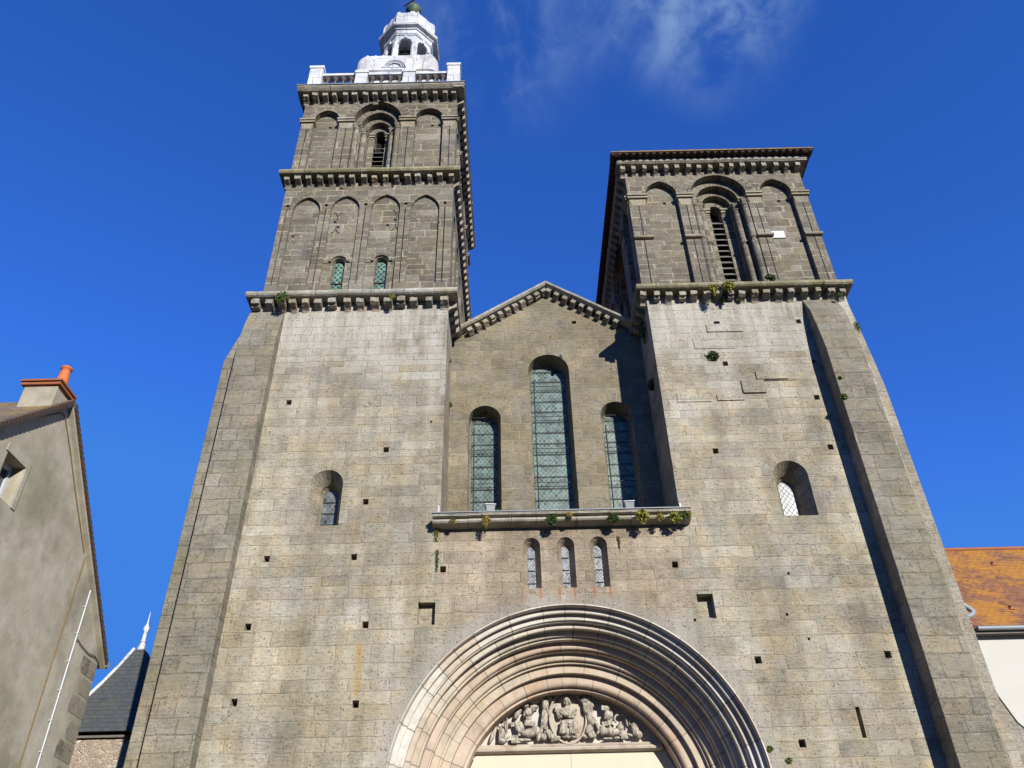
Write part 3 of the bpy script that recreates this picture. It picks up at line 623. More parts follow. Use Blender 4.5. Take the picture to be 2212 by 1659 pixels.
# raking cornice with corbels
mb = MB()
for sgn, xe in ((-1, -1.45), (1, PR-.02)):
    n = 7
    for i in range(n):
        xa = ga[0]+(xe-ga[0])*i/n; xb = ga[0]+(xe-ga[0])*(i+1)/n; xa2 = xa+(.004 if sgn > 0 else -.004)
        j = random.uniform(-.012, .012)
        pr = [(.10, 0), (-.26+j, 0), (-.31+j, -.05), (-.30+j, -.12), (-.24+j, -.16), (.10, -.16)]
        vs = [(x, GY+d, gz(x)+dz+j*.5) for x in (xa2, xb) for d, dz in pr]; m_ = len(pr)
        mb.add(vs, [(q, (q+1) % m_, m_+(q+1) % m_, m_+q) for q in range(m_)]+[tuple(range(m_)), tuple(m_+q for q in range(m_))])
rk = mb.build('gable_cornice', M_corn, church)
ang = math.atan(gs)
for sgn, n, xe in ((-1, 11, -1.25), (1, 9, 3.1)):
    for i in range(n):
        x = ga[0]+(xe-ga[0])*(i+.45)/n
        o = D.objects.new('corbel', CORB[random.choice((0, 1, 2, 3, 4))]); col.objects.link(o); o.parent = rk
        o.rotation_euler = (0, ang*sgn, 0); o.scale = (.82*random.uniform(.9, 1.1), .85, .68)
        o.location = (x-sin(ang)*sgn*.16, GY, gz(x)-.16-.185)
# nave roof behind
mb = MB(); mb.add([(PL+.05, GY+.1, gz(PL)-.1), (ga[0], GY+.1, ga[1]-.12), (PR-.05, GY+.1, gz(PR)-.1), (PL+.05, 30, gz(PL)-.1), (ga[0], 30, ga[1]-.12), (PR-.05, 30, gz(PR)-.1)], [(0, 1, 4, 3), (1, 2, 5, 4)])
mb.build('nave_roof', M_terra, church)

# --- ledge below the gable
moulding('ledge', M_corn, church, FRONT(0.0), [(.3, 10.02), (-.30, 10.02), (-.325, 9.99), (-.31, 9.955), (-.26, 9.945), (-.19, 9.945), (-.18, 9.925), (-.23, 9.915), (-.265, 9.885), (-.265, 9.855), (-.235, 9.825), (-.17, 9.815), (-.11, 9.80), (.02, 9.785), (.3, 9.785)], -1.74, 3.76, 1.0, .004)
mb = MB(); mb.box(-1.75, 3.77, -.335, -.004, 10.022, 10.04); mb.box(-1.595, 3.585, -.002, 1.49, 10.022, 10.04)
mb.build('lead_flashing', M_lead, church)

# --- portal orders
def order(name, m, prof, n=72):
    st = [(1, 0, -AZ)]+[(cos(pi*i/n), sin(pi*i/n), None) for i in range(n+1)]+[(-1, 0, -AZ)]
    vs = []
    for cx_, sz_, dz_ in st:
        for r, Y in prof: vs.append((AC+r*cx_, Y, AZ+(r*sz_ if dz_ is None else dz_)))
    k = len(prof); mb = MB(); mb.add(vs, [(i*k+j, i*k+j+1, (i+1)*k+j+1, (i+1)*k+j) for i in range(len(st)-1) for j in range(k-1)], True)
    o = mb.build(name, m, church, recalc=False)
    o.data.set_sharp_from_angle(angle=radians(38)); return o
def roll(r, Y, q, n=6, flip=False):   # convex quarter round turning from face into soffit
    return [(r+q-q*sin(pi/2*i/n), Y+q-q*cos(pi/2*i/n)) for i in range(n+1)]
order('hood_mould', M_p1, [(3.485, .0), (3.485, -.025), (3.462, -.03), (3.455, .0), (3.45, .11)])
order('archivolt', M_p1, [(3.45, .11)]+roll(3.345, .11, .03)+[(3.37, .145), (3.36, .23), (3.255, .23), (3.245, .24), (3.25, .26), (3.265, .265), (3.225, .28), (3.225, .38)])
order('archivolt', M_p2, [(3.225, .38)]+roll(3.125, .38, .03)+[(3.15, .415), (3.145, .57)]+roll(3.035, .57, .04)+[(3.06, .615), (3.06, .64), (3.0, .65), (3.0, .82)])
order('archivolt', M_p3, [(3.0, .82)]+roll(2.86, .82, .05)+[(2.885, .875), (2.885, .90), (2.84, .91), (2.84, 1.03)])
order('archivolt', M_p4, [(2.84, 1.03)]+roll(2.70, 1.03, .05)+[(2.725, 1.085), (2.725, 1.11), (2.66, 1.12), (2.66, 1.20), (2.50, 1.21), (2.50, 1.34)])
order('archivolt', M_p3, [(2.50, 1.34)]+roll(2.27, 1.34, .09)+[(2.295, 1.435), (2.295, 1.46), (2.225, 1.47), (2.225, 2.05)])
# --- tympanum
TY = 1.87; KT = (16+TY)/17.15
mb = MB(); oo = arch(AC, 2.225, AZ, 0.0, n=30)
panel(mb, FRONT(TY), [(x, z) for x, z in oo if z > 5.55]+[], [], 0)
tym = mb.build('tympanum', M_tback, church)
mb = MB(); xx = 2.11
pts = [p for p in oo if p[1] <= 5.62]
Lz = [(-sqrt(max(2.225**2-max(z-AZ, 0)**2, 0))+AC, z) for z in (0, 3.0, 4.58, 4.9, 5.2, 5.80)]
for x0, x1 in (((None), (AC+.0-.004)), ((AC+.004), None)):
    if x0 is None: poly = [(x, z) for x, z in Lz]+[(x1, 5.80), (x1, 0)]
    else: poly = [(x0, 0), (x0, 5.80)]+[(2*AC-x, z) for x, z in reversed(Lz)]
    panel(mb, FRONT(TY-.03), poly, [], 0)
mb.build('lintel_slab', M_tymp, tym)
mb = MB(); mb.box(AC-.02, AC+.02, TY-.02, TY-.01, 0, 5.7); mb.build('slab_joint', M_sill, tym)
mb = MB()
prof = [(0, 5.84), (-.10, 5.84), (-.10, 5.79), (-.13, 5.78), (-.16, 5.745), (-.15, 5.71), (-.10, 5.685), (0, 5.67)]
n = len(prof); mb.add([(x, TY+d, z) for x in (-.90, 2.89) for d, z in prof], [(i, (i+1) % n, n+(i+1) % n, n+i) for i in range(n)]+[tuple(range(n)), tuple(n+i for i in range(n))])
mb.build('sill_moulding', M_sill, tym)
mb = MB(); 
for k in range(62): x = .25+k*.039; mb.box(x, x+.022, TY-.112, TY-.102, 5.795, 5.835)
mb.build('sill_dentils', M_sill, tym)
# mandorla ring
QX = lambda px: (-.95+.00179*px)*KT
QZ = lambda py: 1.6+(5.405-.001754*py)*KT
mb = MB(); cxm, czm = QX(1077), QZ(482); ring = []
for i in range(41):
    a = 2*pi*i/40; ca, sa = cos(a), sin(a); ex = .378*(abs(ca)**1.0)*(1 if ca >= 0 else -1); ring.append((cxm+ex, TY-.10, czm+.495*sa*(1+.04*abs(sa))))
mb.tube(ring, .026, 6, False)
panel(mb, FRONT(TY-.05), [(x, z) for x, y, z in ring[:-1]], [], 0)
mb.build('mandorla', M_sill, tym)
# carved figures: each figure one continuous carved mass
def blobfig(name, blobs, depth=1.0, vox=.0065):
    bm = bmesh.new()
    for b in blobs:
        if b[0] == 'box':
            _, cx_, cy_, hx, hy, rot, dd = b; r = bmesh.ops.create_cube(bm, size=2); sc = (hx*.00179, .03, hy*.00175)
        else:
            cx_, cy_, hx, hy, rot, dd = b; r = bmesh.ops.create_icosphere(bm, subdivisions=3, radius=1); mn = min(hx, hy)
            sc = (hx*.00179, max(.03, min(mn*.0017*1.2, .095)), hy*.00175)
        Mx = Matrix.Translation((QX(cx_), TY-.045-dd*depth, QZ(cy_))) @ Matrix.Rotation(radians(rot), 4, 'Y') @ Matrix.Diagonal((*sc, 1))
        bmesh.ops.transform(bm, matrix=Mx, verts=r['verts'])
    me = D.meshes.new(name); bm.to_mesh(me); bm.free(); me.materials.append(M_carv)
    o = D.objects.new(name, me); col.objects.link(o); o.parent = tym
    rm = o.modifiers.new('r', 'REMESH'); rm.mode = 'VOXEL'; rm.voxel_size = vox; rm.use_smooth_shade = True
    return o
def folds(cx, cy, hw, hh, n, dd, rot=0, spread=12):
    out = []
    n = int(n*1.5)
    for i in range(n):
        t = (i+.5)/n*2-1; out.append((cx+t*hw, cy, 4.5, hh*random.uniform(.75, 1), rot-t*spread, dd))
    return out
blobfig('carved_figure', [(1072, 300, 28, 42, 0, .12), (1072, 352, 20, 26, 0, .12), (1045, 305, 9, 45, 0, .10), (1100, 305, 9, 45, 0, .10), ('box', 1072, 296, 8, 14, 0, .135), (1078, 425, 62, 70, 0, .09), (1020, 430, 34, 48, 20, .10), (1140, 430, 36, 52, -15, .09),
    (968, 450, 20, 62, -8, .09), (945, 385, 11, 30, 0, .1), (958, 365, 5, 26, 6, .1), (972, 400, 14, 18, 30, .1), (990, 480, 26, 22, 30, .09), ('box', 1118, 452, 38, 52, 4, .12), (1165, 415, 17, 16, 0, .13), (1085, 545, 108, 36, 0, .10), (1015, 600, 38, 80, 12, .12), (1140, 598, 42, 78, -8, .12), (1075, 640, 60, 60, 0, .06), (1085, 690, 95, 26, 0, .05), (1055, 700, 17, 12, 0, .13), (1112, 700, 17, 12, 0, .13)]
    + folds(1020, 620, 40, 70, 5, .155, 12, 6)+folds(1130, 620, 50, 70, 6, .155, -8, 6)+folds(1080, 450, 40, 50, 4, .145, 10, 10)+[(1085, 560, 80, 8, 12, .15), (1085, 585, 70, 7, -14, .15)])
blobfig('carved_halo', [(1072, 282, 85, 72, 0, -.01)])
blobfig('carved_figure', [(800, 272, 30, 30, 0, .10), (815, 258, 26, 20, 0, .10), (832, 350, 42, 72, 6, .08), (815, 500, 40, 140, 4, .07), (860, 430, 22, 50, -20, .09), (780, 600, 24, 60, 8, .06), (725, 300, 82, 28, -12, .06), (710, 360, 52, 26, 8, .05), (880, 275, 40, 34, 30, .05), (850, 245, 16, 30, -20, .05)]+folds(815, 500, 34, 120, 4, .11, 4, 5)+[(720, 292, 60, 6, -12, .09), (715, 310, 60, 6, -10, .09)])
blobfig('carved_figure', [(615, 352, 36, 36, 0, .11), (612, 335, 40, 26, 0, .10), (640, 430, 46, 55, 0, .09), (600, 440, 18, 40, 10, .09), (528, 420, 30, 88, 34, .05), (690, 380, 34, 42, -20, .06), ('box', 655, 545, 62, 30, 6, .09), (640, 490, 36, 30, 0, .08)]+folds(640, 435, 34, 48, 4, .12)+[(520, 430, 5, 70, 34, .09), (545, 415, 5, 60, 30, .09)])
blobfig('carved_beast', [(655, 645, 105, 52, -6, .08), (520, 585, 34, 62, -12, .09), (505, 545, 26, 30, 0, .10), (560, 560, 24, 60, -25, .06), (715, 625, 52, 62, -20, .09), (600, 715, 70, 16, 4, .07), (745, 690, 26, 50, 20, .06), (540, 715, 50, 15, 14, .08)]+folds(540, 610, 26, 50, 4, .12, -20))
blobfig('carved_figure', [(325, 568, 22, 28, 0, .10), (345, 645, 40, 70, -6, .08), (350, 725, 48, 36, 0, .07), (250, 650, 24, 105, 24, .05), (402, 560, 14, 100, 2, .06), (378, 560, 10, 60, -10, .06), (430, 540, 50, 20, 0, .05), ('box', 485, 712, 38, 44, 2, .10), (410, 690, 36, 14, -30, .09)]+folds(345, 670, 32, 60, 4, .11))
blobfig('carved_figure', [(825, 600, 28, 28, 0, .10), (862, 660, 36, 60, -30, .08), (930, 715, 62, 28, -24, .07), (800, 690, 40, 45, 20, .05), (900, 700, 30, 44, -40, .07)]+folds(890, 690, 40, 40, 4, .11, -30))
blobfig('carved_figure', [(1285, 300, 66, 50, -25, .08), (1300, 400, 40, 90, -6, .07), (1345, 330, 26, 60, -20, .06), (1320, 500, 40, 110, -8, .06), (1385, 560, 20, 110, -22, .04), (1210, 250, 40, 18, -20, .05)]+folds(1300, 380, 50, 90, 6, .12, -8, 8))
blobfig('carved_figure', [(1512, 395, 40, 40, 0, .08), ('box', 1480, 400, 30, 30, 0, .11), (1508, 345, 12, 14, 0, .1), (1515, 480, 46, 60, 0, .08), (1560, 440, 16, 60, -10, .06), ('box', 1505, 565, 62, 26, -8, .09)]+folds(1515, 480, 36, 55, 4, .12))
ringb = [(1655+66*cos(a), 520+56*sin(a), 13, 13, 0, .07) for a in [radians(x) for x in range(150, 380, 12)]]
blobfig('carved_beast', [(1545, 655, 110, 50, 4, .08), (1450, 640, 40, 56, 15, .08), (1410, 650, 40, 18, -35, .07), (1640, 610, 44, 46, 0, .08), (1650, 560, 22, 20, 0, .05), (1720, 560, 12, 46, -10, .06), (1500, 720, 60, 14, 0, .06), (1600, 715, 40, 16, 0, .06)]+ringb+folds(1500, 650, 60, 40, 5, .12))
blobfig('carved_figure', [(1802, 560, 20, 24, 0, .10), (1800, 625, 44, 70, -12, .08), (1830, 690, 50, 50, -20, .07), (1745, 530, 12, 62, -8, .06), ('box', 1672, 690, 32, 46, 2, .10), (1740, 690, 40, 16, 20, .08)]+folds(1805, 650, 36, 60, 4, .11, -14))
blobfig('carved_figure', [(1338, 560, 26, 28, 0, .10), (1300, 610, 34, 60, 30, .08), (1330, 690, 50, 40, 0, .07), (1240, 690, 40, 26, 30, .05)]+folds(1310, 640, 34, 50, 4, .11, 28))
# doors far below the frame
mb = MB(); mb.box(-.3, 1.03, TY-.09, TY-.05, .0, 3.6); mb.box(1.05, 2.4, TY-.09, TY-.05, .0, 3.6); mb.build('door', M_wood, church)

# ------------------------------------------------------------------ tower stages
def frame(mb, T, u0, u1, z0, z1, recesses, grooves=(), depth=.09, through=()):
    hol = list(recesses)+list(grooves)+[t for t in through]
    panel(mb, T, rect(u0, u1, z0, z1), hol, 0)
    for h in recesses: reveal(mb, T, h, 0, h, depth)
    for gq in grooves: pocket(mb, T, gq, 0, .07)
# left tower, second stage
S2 = FRONT(.12); x0, x1 = -6.59, -1.60; z0s, z1s = 16.6, 21.5
rec = [arch(-5.86, .40, 20.26, 17.22, .57), arch(-4.725, .415, 20.28, 16.93, .58), arch(-3.55, .42, 20.28, 16.93, .60), arch(-2.395, .415, 20.22, 17.22, .62)]
gro = [[(gx-.016, 17.25), (gx-.016, 20.40), (gx-.05, 20.44), (gx-.05, 20.48), (gx, 20.52), (gx+.05, 20.48), (gx+.05, 20.44), (gx+.016, 20.40), (gx+.016, 17.25)] for gx in (-6.43, -5.30, -4.14, -2.97, -1.82)]
ext = [rect(-4.98, -4.90, 21.16, 21.24), rect(-3.45, -3.37, 21.20, 21.28)]
mb = MB(); frame(mb, S2, x0, x1, z0s, z1s, rec, gro); panel(mb, S2, rect(0, .001, 0, .001), [], 0) if False else None
# frieze putlogs are flat black patches, the shade of holes painted on
wins = [(-4.70, .175, 18.16), (-3.52, .175, 18.16)]
holes2 = {1: [arch(-4.70, .175, 18.16, 16.95, n=8), rect(-5.03, -4.95, 19.78, 19.86), rect(-4.92, -4.84, 19.56, 19.64)], 2: [arch(-3.52, .175, 18.16, 16.95, n=8), rect(-3.29, -3.21, 19.82, 19.90), rect(-3.50, -3.42, 19.60, 19.68)], 0: [rect(-6.17, -6.10, 19.22, 19.30)], 3: []}
for i, h in enumerate(rec):
    panel(mb, S2, h, holes2[i], .09)
    for hh in holes2[i]:
        if len(hh) == 4: pocket(mb, S2, hh, .09, .35)
# sides/back of the upper left tower
def shell(mb, X0, X1, Y0, Y1, z0, z1, skip=()):
    if 'l' not in skip: mb.add([(X0, Y0, z0), (X0, Y1, z0), (X0, Y1, z1), (X0, Y0, z1)], [(0, 1, 2, 3)])
    if 'r' not in skip: mb.add([(X1, Y0, z0), (X1, Y1, z0), (X1, Y1, z1), (X1, Y0, z1)], [(0, 1, 2, 3)])
    mb.add([(X0, Y1, z0), (X1, Y1, z0), (X1, Y1, z1), (X0, Y1, z1)], [(0, 1, 2, 3)])
    mb.add([(X0, Y0, z1), (X1, Y0, z1), (X1, Y1, z1), (X0, Y1, z1)], [(0, 1, 2, 3)])
YB = 6.9
shell(mb, x0, x1, .12, YB, z0s, z1s, 'r')
SR = SIDE(x1, -1); rs_ = [arch(.12+.85+1.28*k+.1, .40, 20.26, 17.22, .57) for k in range(5)]
panel(mb, SR, rect(.12, YB, z0s, z1s), rs_, 0)
for h in rs_: reveal(mb, SR, h, 0, h, .09); panel(mb, SR, h, [], .09)
st2 = mb.build('tower_wall', M_up, church, recalc=False); st2['label'] = 'second stage of left tower with four blind pointed arches'
for h in ext: mb = MB(); mb.box(h[0][0], h[2][0], .1175, .119, h[0][1], h[1][1]); mb.build('putlog_shade_patch', M_black, church)  # thin black patch stands for the shade in each putlog
for cx, r, zs in wins:
    o1 = arch(cx, r, zs, 16.95, n=8); o2 = arch(cx, r-.025, zs, 16.97, n=8); T = FRONT(.21)
    mb = MB(); reveal(mb, T, o1, 0, o2, .20); win = mb.build('window', M_up, church, recalc=False)
    mb = MB(); panel(mb, T, o2, [], .14); mb.build('glass', M_glst, win)
    mb = MB(); mb.box(cx-r, cx+r, .11, .125, 17.45, 17.48, T); mb.build('saddle_bar', M_iron, win)
    a = [(cx+(r+.02)*cos(t), .21-.0, zs+(r+.02)*sin(t)) for t in [pi*i/14 for i in range(15)]]
    mb = MB()
    oi = [(cx+(r+.04)*cos(t), zs+(r+.04)*sin(t)) for t in [pi*i/14 for i in range(15)]]; oe = [(cx+(r+.13)*cos(t), zs+(r+.13)*sin(t)) for t in [pi*i/14 for i in range(15)]]
    band(mb, T, oi, oe, -.055); reveal(mb, T, oe, -.055, oe, 0, closed=False); reveal(mb, T, oi, -.055, oi, 0, closed=False)
    mb.build('hood_mould', M_up, win)
    lo = -5.13 if cx < -4 else -3.96; hi = -4.32 if cx < -4 else -3.14
    for a0, b0 in ((lo, cx-r-.11), (cx+r+.11, hi)): mb = MB(); mb.taper(a0, b0, -.0, -.02, zs-.02, a0, b0, -.0, -.07, zs+.05, T); mb.box(a0, b0, -.075, 0, zs+.051, zs+.10, T); mb.build('string_course', M_imp, win)
# iron wall anchors
for ax_, az_ in ((-4.93, 19.78), (-3.22, 19.84)):
    T = FRONT(.19); mb = MB()
    for s in (1, -1):
        mb.tube([T(ax_, 0, az_+s*.12), T(ax_+.01, 0, az_+s*.30)], .015, 6)
        for q in (1, -1): mb.tube([T(ax_, 0, az_+s*.26), T(ax_+q*.05, 0, az_+s*.38), T(ax_+q*.12, 0, az_+s*.43)], .009, 6)
    mb.build('wall_anchor', M_balu, church)
# cornice 2
c2 = moulding('cornice', M_cornm, church, S2, addz([(.2, .16), (-.34, .16), (-.375, .10), (-.37, .05), (-.33, 0), (.2, 0)], 21.55), -6.78, -1.40, .6)
corbels(c2, [-6.56+i*.3275 for i in range(16)], .12, 21.32, .12, sx=.95, sz=1)
T = SIDE(x1, -1); c2s = moulding('cornice', M_corn, church, T, addz([(.1, .16), (-.20, .16), (-.22, .05), (-.18, 0), (.1, 0)], 21.55), -.20, YB+.2, .7)
corbel_row(c2s, T, [.30+i*.31 for i in range(22)], 21.32, .17)
T = SIDE(x0, 1); moulding('cornice', M_corn, church, T, addz([(.1, .16), (-.18, .16), (-.18, 0), (.1, 0)], 21.55), -.1, YB+.2, .9)

# belfry stage builder ------------------------------------------------
def belfry(T, u0, u1, z0, z1, zs, piers, blinds, cx, R, hR, steps, dsteps, body, simple_=False, pring=None, slats=12, zlouv=None, shafts=True, wallm=None, side=False):
    recs = [arch((a+b_)/2, (b_-a)/2, zs, z0+.20, h_) for a, b_, h_ in blinds]
    op = arch(cx, R, zs, z0, hR)
    panel(body, T, [(u0, z0)]+[(u0, z1), (u1, z1), (u1, z0)]+list(reversed(op)), recs, 0)
    for h in recs: reveal(body, T, h, 0, h, .155)
    for i, h in enumerate(recs): 
        c_ = (h[0][0]+h[-1][0])/2; pp = [rect(c_+.05, c_+.14, zs-.22, zs-.13)] if not side else []
        if not side and i == 1: pp.append(rect(c_-.55+.1, c_-.47+.1, z0+.50, z0+.58))
        panel(body, T, h, pp, .155); [pocket(body, T, q, .155, .40) for q in pp]
    cur = op; d = 0; rr = R; hh = hR
    rings = []
    for r2, d2 in zip(steps, dsteps):
        # each order: soffit back to d2 then a face in to radius r2
        hh2 = r2*(hR/R)
        reveal(body, T, cur, d, cur, d2, closed=False)
        nx_ = arch(cx, r2, zs, z0, hh2 if hh2 >= r2 else r2); band(body, T, cur, nx_, d2); rings.append((rr, r2, d2))
        cur = nx_; d = d2; rr = r2; hh = max(hh2, r2)
    reveal(body, T, cur, d, cur, d+.35, closed=False)
    return cur, d+.35, rings
def abacus(mb, T, a, b, z, ov=.07, d0=.0, hh=.17, back=.3):
    mb.box(a-ov, b+ov, d0-ov-.04, d0+back, z-.06, z, T)
    mb.box(a-ov*.45, b+ov*.45, d0-ov*.3-.01, d0+back, z-.085, z-.062, T)
    mb.box(a-ov*.85, b+ov*.85, d0-ov-.01, d0+back, z-.15, z-.087, T)
    mb.taper(a-ov*.1, b+ov*.1, d0-.012, d0+back, z-.20, a-ov*.4, b+ov*.4, d0-ov*.5, d0+back, z-.152, T)
def capital(mb, T, a, b, z, zl, d0=0, ov=.02):
    mb.taper(a+.035, b-.035, d0-.005, d0+.1, zl, a-ov, b+ov, d0-ov-.012, d0+.1, z, T)

def belfry_all(T, u0, u1, z0, z1, zs, piers, blinds, cx, R, hR, glen, midz=None, side=False, slats=12, lw=None, ztop_l=None, top_w=.18):
    body = MB()
    cur, dd, rings = belfry(T, u0, u1, z0, z1, zs, piers, blinds, cx, R, hR, [R-.21, R-.40, top_w], [.20, .42, .62], body, side=side)
    grooves = []
    if not side:
        for a, b_ in piers:
            c_ = (a+b_)/2+.015; grooves.append(MB()); grooves[-1].box(c_-.013, c_+.013, -.002, .03, z0+.42, zs-.38, T)  # flat black strips paint the shade of a groove on each pier
    ab = []
    for a, b_ in piers: ab.append(MB()); abacus(ab[-1], T, a, b_, zs); capital(ab[-1], T, a, b_, zs-.202, zs-.42)
    # stepping imposts of the centre opening
    for s in (-1, 1):
        for (rr, r2, d2) in rings:
            a, b_ = (cx-rr, cx-r2) if s < 0 else (cx+r2, cx+rr)
            ab.append(MB()); abacus(ab[-1], T, a+(.0 if s < 0 else .03), b_-(.03 if s < 0 else 0), zs-.0, .05, d2, back=.2)
    sh = []; cp = []
    for s in (-1, 1):
        for (rr, r2, d2) in rings[:2]:
            xx = cx+s*(rr-.10); dep = d2-.105; zt = zs-.42
            sh.append(MB()); sh[-1].tube([T(xx, dep, z0-.05), T(xx, dep, zt)], .10, 10, False)
            if midz: sh[-1].tube([T(xx, dep, midz-.05), T(xx, dep, midz-.02), T(xx, dep, midz+.02), T(xx, dep, midz+.05)], [.102, .14, .14, .102], 10, False)
            cp.append(MB()); cp[-1].tube([T(xx, dep, zt-.02), T(xx, dep, zt+.02)], .12, 10)
            cp[-1].taper(xx-.062, xx+.062, dep-.062, dep+.062, zt+.02, xx-.115, xx+.115, dep-.105, dep+.105, zs-.155, T)
            for q in (-1, 1): cp[-1].tube([T(xx+q*.075, dep-.085, zt+.12), T(xx+q*.10, dep-.11, zs-.20)], [.022, .035], 6)
    rg_ = []; bs_ = []
    if midz:
        for a, b_ in piers: rg_.append(MB()); rg_[-1].box(a-.05, b_+.05, -.055, .02, midz-.06, midz+.03, T); rg_[-1].tube([T(a-.05, -.05, midz-.015), T(b_+.05, -.05, midz-.015)], .05, 8)
    if not side:
        for a, b_ in piers: bs_.append(MB()); bs_[-1].box(a-.05, b_+.05, -.06, .02, z0-.05, z0+.33, T)
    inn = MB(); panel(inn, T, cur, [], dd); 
    w_ = cur[-1][0]-cur[0][0]; lv = MB(); zt = ztop_l or zs-.2
    n = slats
    for i in range(n):
        z = z0+.1+(zt-z0-.1)*i/n; hgt = (zt-z0)/n
        lv.add([T(cur[0][0]-.02, dd-.34, z), T(cur[-1][0]+.02, dd-.34, z), T(cur[-1][0]+.02, dd-.14, z+hgt*1.05), T(cur[0][0]-.02, dd-.14, z+hgt*1.05),
                T(cur[0][0]-.02, dd-.34, z+.025), T(cur[-1][0]+.02, dd-.34, z+.025), T(cur[-1][0]+.02, dd-.14, z+hgt*1.05+.025), T(cur[0][0]-.02, dd-.14, z+hgt*1.05+.025)],
               [(0, 3, 2, 1), (4, 5, 6, 7), (0, 1, 5, 4), (2, 3, 7, 6), (1, 2, 6, 5), (0, 4, 7, 3)])
    return body, ab, sh, cp, inn, lv, grooves, rg_, bs_
def commit(res, root_label, extra=None):
    body, ab, sh, cp, inn, lv, gv, rg_, bs_ = res
    if extra: extra(body)
    w_ = body.build('tower_wall', M_up, church, recalc=False); w_['label'] = root_label
    for k_ in ab: k_.build('impost', M_imp, w_)
    for k_ in sh: k_.build('nook_shaft', M_up, w_)
    for k_ in cp: k_.build('capital', M_up, w_)
    for k_ in rg_: k_.build('pier_ring', M_imp, w_)
    for k_ in bs_: k_.build('pier_base', M_up, w_)
    inn.build('belfry_shade_panel', M_black, w_); lv.build('louvre_slats', M_wood, w_)  # black panel behind the slats stands for the shade inside
    for k_ in gv: k_.build('groove_shade_strip', M_black, w_)
    return w_
# left belfry
def exL(b): shell(b, -6.60, -1.59, .2, YB-.1, 21.7, 25.75, 'r')
wl = commit(belfry_all(FRONT(.2), -6.60, -1.59, 21.7, 25.75, 24.68, [(-6.58, -6.22), (-5.36, -4.93), (-3.37, -2.94), (-2.0, -1.61)], [(-6.20, -5.38, .50), (-2.92, -2.02, .50)], -4.14, .765, .92, 0, None, False, 11, ztop_l=24.2), 'top belfry stage of left tower', exL)
def nop(b): pass
commit(belfry_all(SIDE(-1.59, -1), .2, YB-.1, 21.7, 25.75, 24.68, [(.25, .60), (1.6, 2.0), (4.9, 5.3), (6.3, 6.75)], [(.65, 1.55, .5), (5.35, 6.25, .5)], 3.45, 1.2, 1.2, 0, None, True, 11), 'right side of belfry stage of left tower')
c3 = moulding('cornice', M_corn, church, FRONT(.2), addz([(.2, .17), (-.43, .17), (-.45, .10), (-.40, .05), (-.34, .0), (.2, 0)], 25.83), -6.84, -1.33, .8)
corbels(c3, [-6.58+i*.328 for i in range(16)], .2, 25.60, .1, sx=.95, sy=1.15)
T = SIDE(-1.59, -1); c3s = moulding('cornice', M_corn, church, T, addz([(.1, .17), (-.26, .17), (-.27, .08), (-.20, 0), (.1, 0)], 25.83), -.2, YB+.25, .8)
corbel_row(c3s, T, [.38+i*.31 for i in range(22)], 25.60, .22)
T = SIDE(-6.60, 1); moulding('cornice', M_corn, church, T, addz([(.1, .17), (-.22, .17), (-.22, 0), (.1, 0)], 25.83), -.1, YB+.25, .9)
mb = MB(); mb.box(-6.87, -1.31, -.27, YB+.3, 26.004, 26.03); mb.build('lead_flashing', M_lead, church)

# right belfry
def exR(b): shell(b, 3.57, 8.84, .2, YB-.1, 16.7, 21.75, 'l')
wr = commit(belfry_all(FRONT(.2), 3.57, 8.84, 16.7, 21.75, 20.65, [(3.60, 4.06), (5.04, 5.40), (7.08, 7.44), (8.42, 8.82)], [(4.08, 5.02, .60), (7.46, 8.40, .60)], 6.24, .82, .84, 0, 18.87, False, 15, ztop_l=20.3, top_w=.175), 'belfry stage of right tower with tall slatted opening', exR)
commit(belfry_all(SIDE(3.57, 1), .2, YB-.1, 16.7, 21.75, 20.65, [(.25, .65), (1.6, 2.0), (4.9, 5.3), (6.3, 6.75)], [(.7, 1.55, .5), (5.35, 6.25, .5)], 3.45, 1.25, 1.25, 0, None, True, 12), 'inner side of belfry stage of right tower')
for T, uu, zz, hh_, RR in ((FRONT(.2), 6.24, 20.65, .84, .82), (FRONT(.2), 4.55, 20.65, .60, .47), (FRONT(.2), 7.93, 20.65, .60, .47), (FRONT(.2), -4.14, 24.68, .92, .765), (FRONT(.2), -5.79, 24.68, .50, .41), (FRONT(.2), -2.47, 24.68, .50, .45)):
    mb = MB(); o1 = arch(uu, RR, zz, zz-.01, hh_)[1:-1]; o2 = arch(uu, RR+.075, zz, zz-.01, hh_+.07)[1:-1]
    band(mb, T, o1, o2, -.04); reveal(mb, T, o2, -.04, o2, 0, closed=False); reveal(mb, T, o1, -.04, o1, .02, closed=False); mb.build('arch_moulding', M_up, church)
c4 = moulding('cornice', M_corn, church, FRONT(.2), addz([(.2, .17), (-.30, .17), (-.34, .13), (-.33, .05), (-.27, 0), (.2, 0)], 21.80), 3.32, 9.06, .7)
corbels(c4, [3.50+i*.328 for i in range(17)], .2, 21.57, .05, sx=.8, sy=.95)
T = SIDE(3.57, 1); c4s = moulding('cornice', M_corn, church, T, addz([(.1, .17), (-.22, .17), (-.22, .05), (-.18, 0), (.1, 0)], 21.80), -.1, YB+.2, .8)
corbel_row(c4s, T, [.35+i*.31 for i in range(21)], 21.57, .18)
T = SIDE(8.84, -1); moulding('cornice', M_corn, church, T, addz([(.1, .17), (-.22, .17), (-.22, .05), (-.18, 0), (.1, 0)], 21.80), -.1, YB+.2, .8)
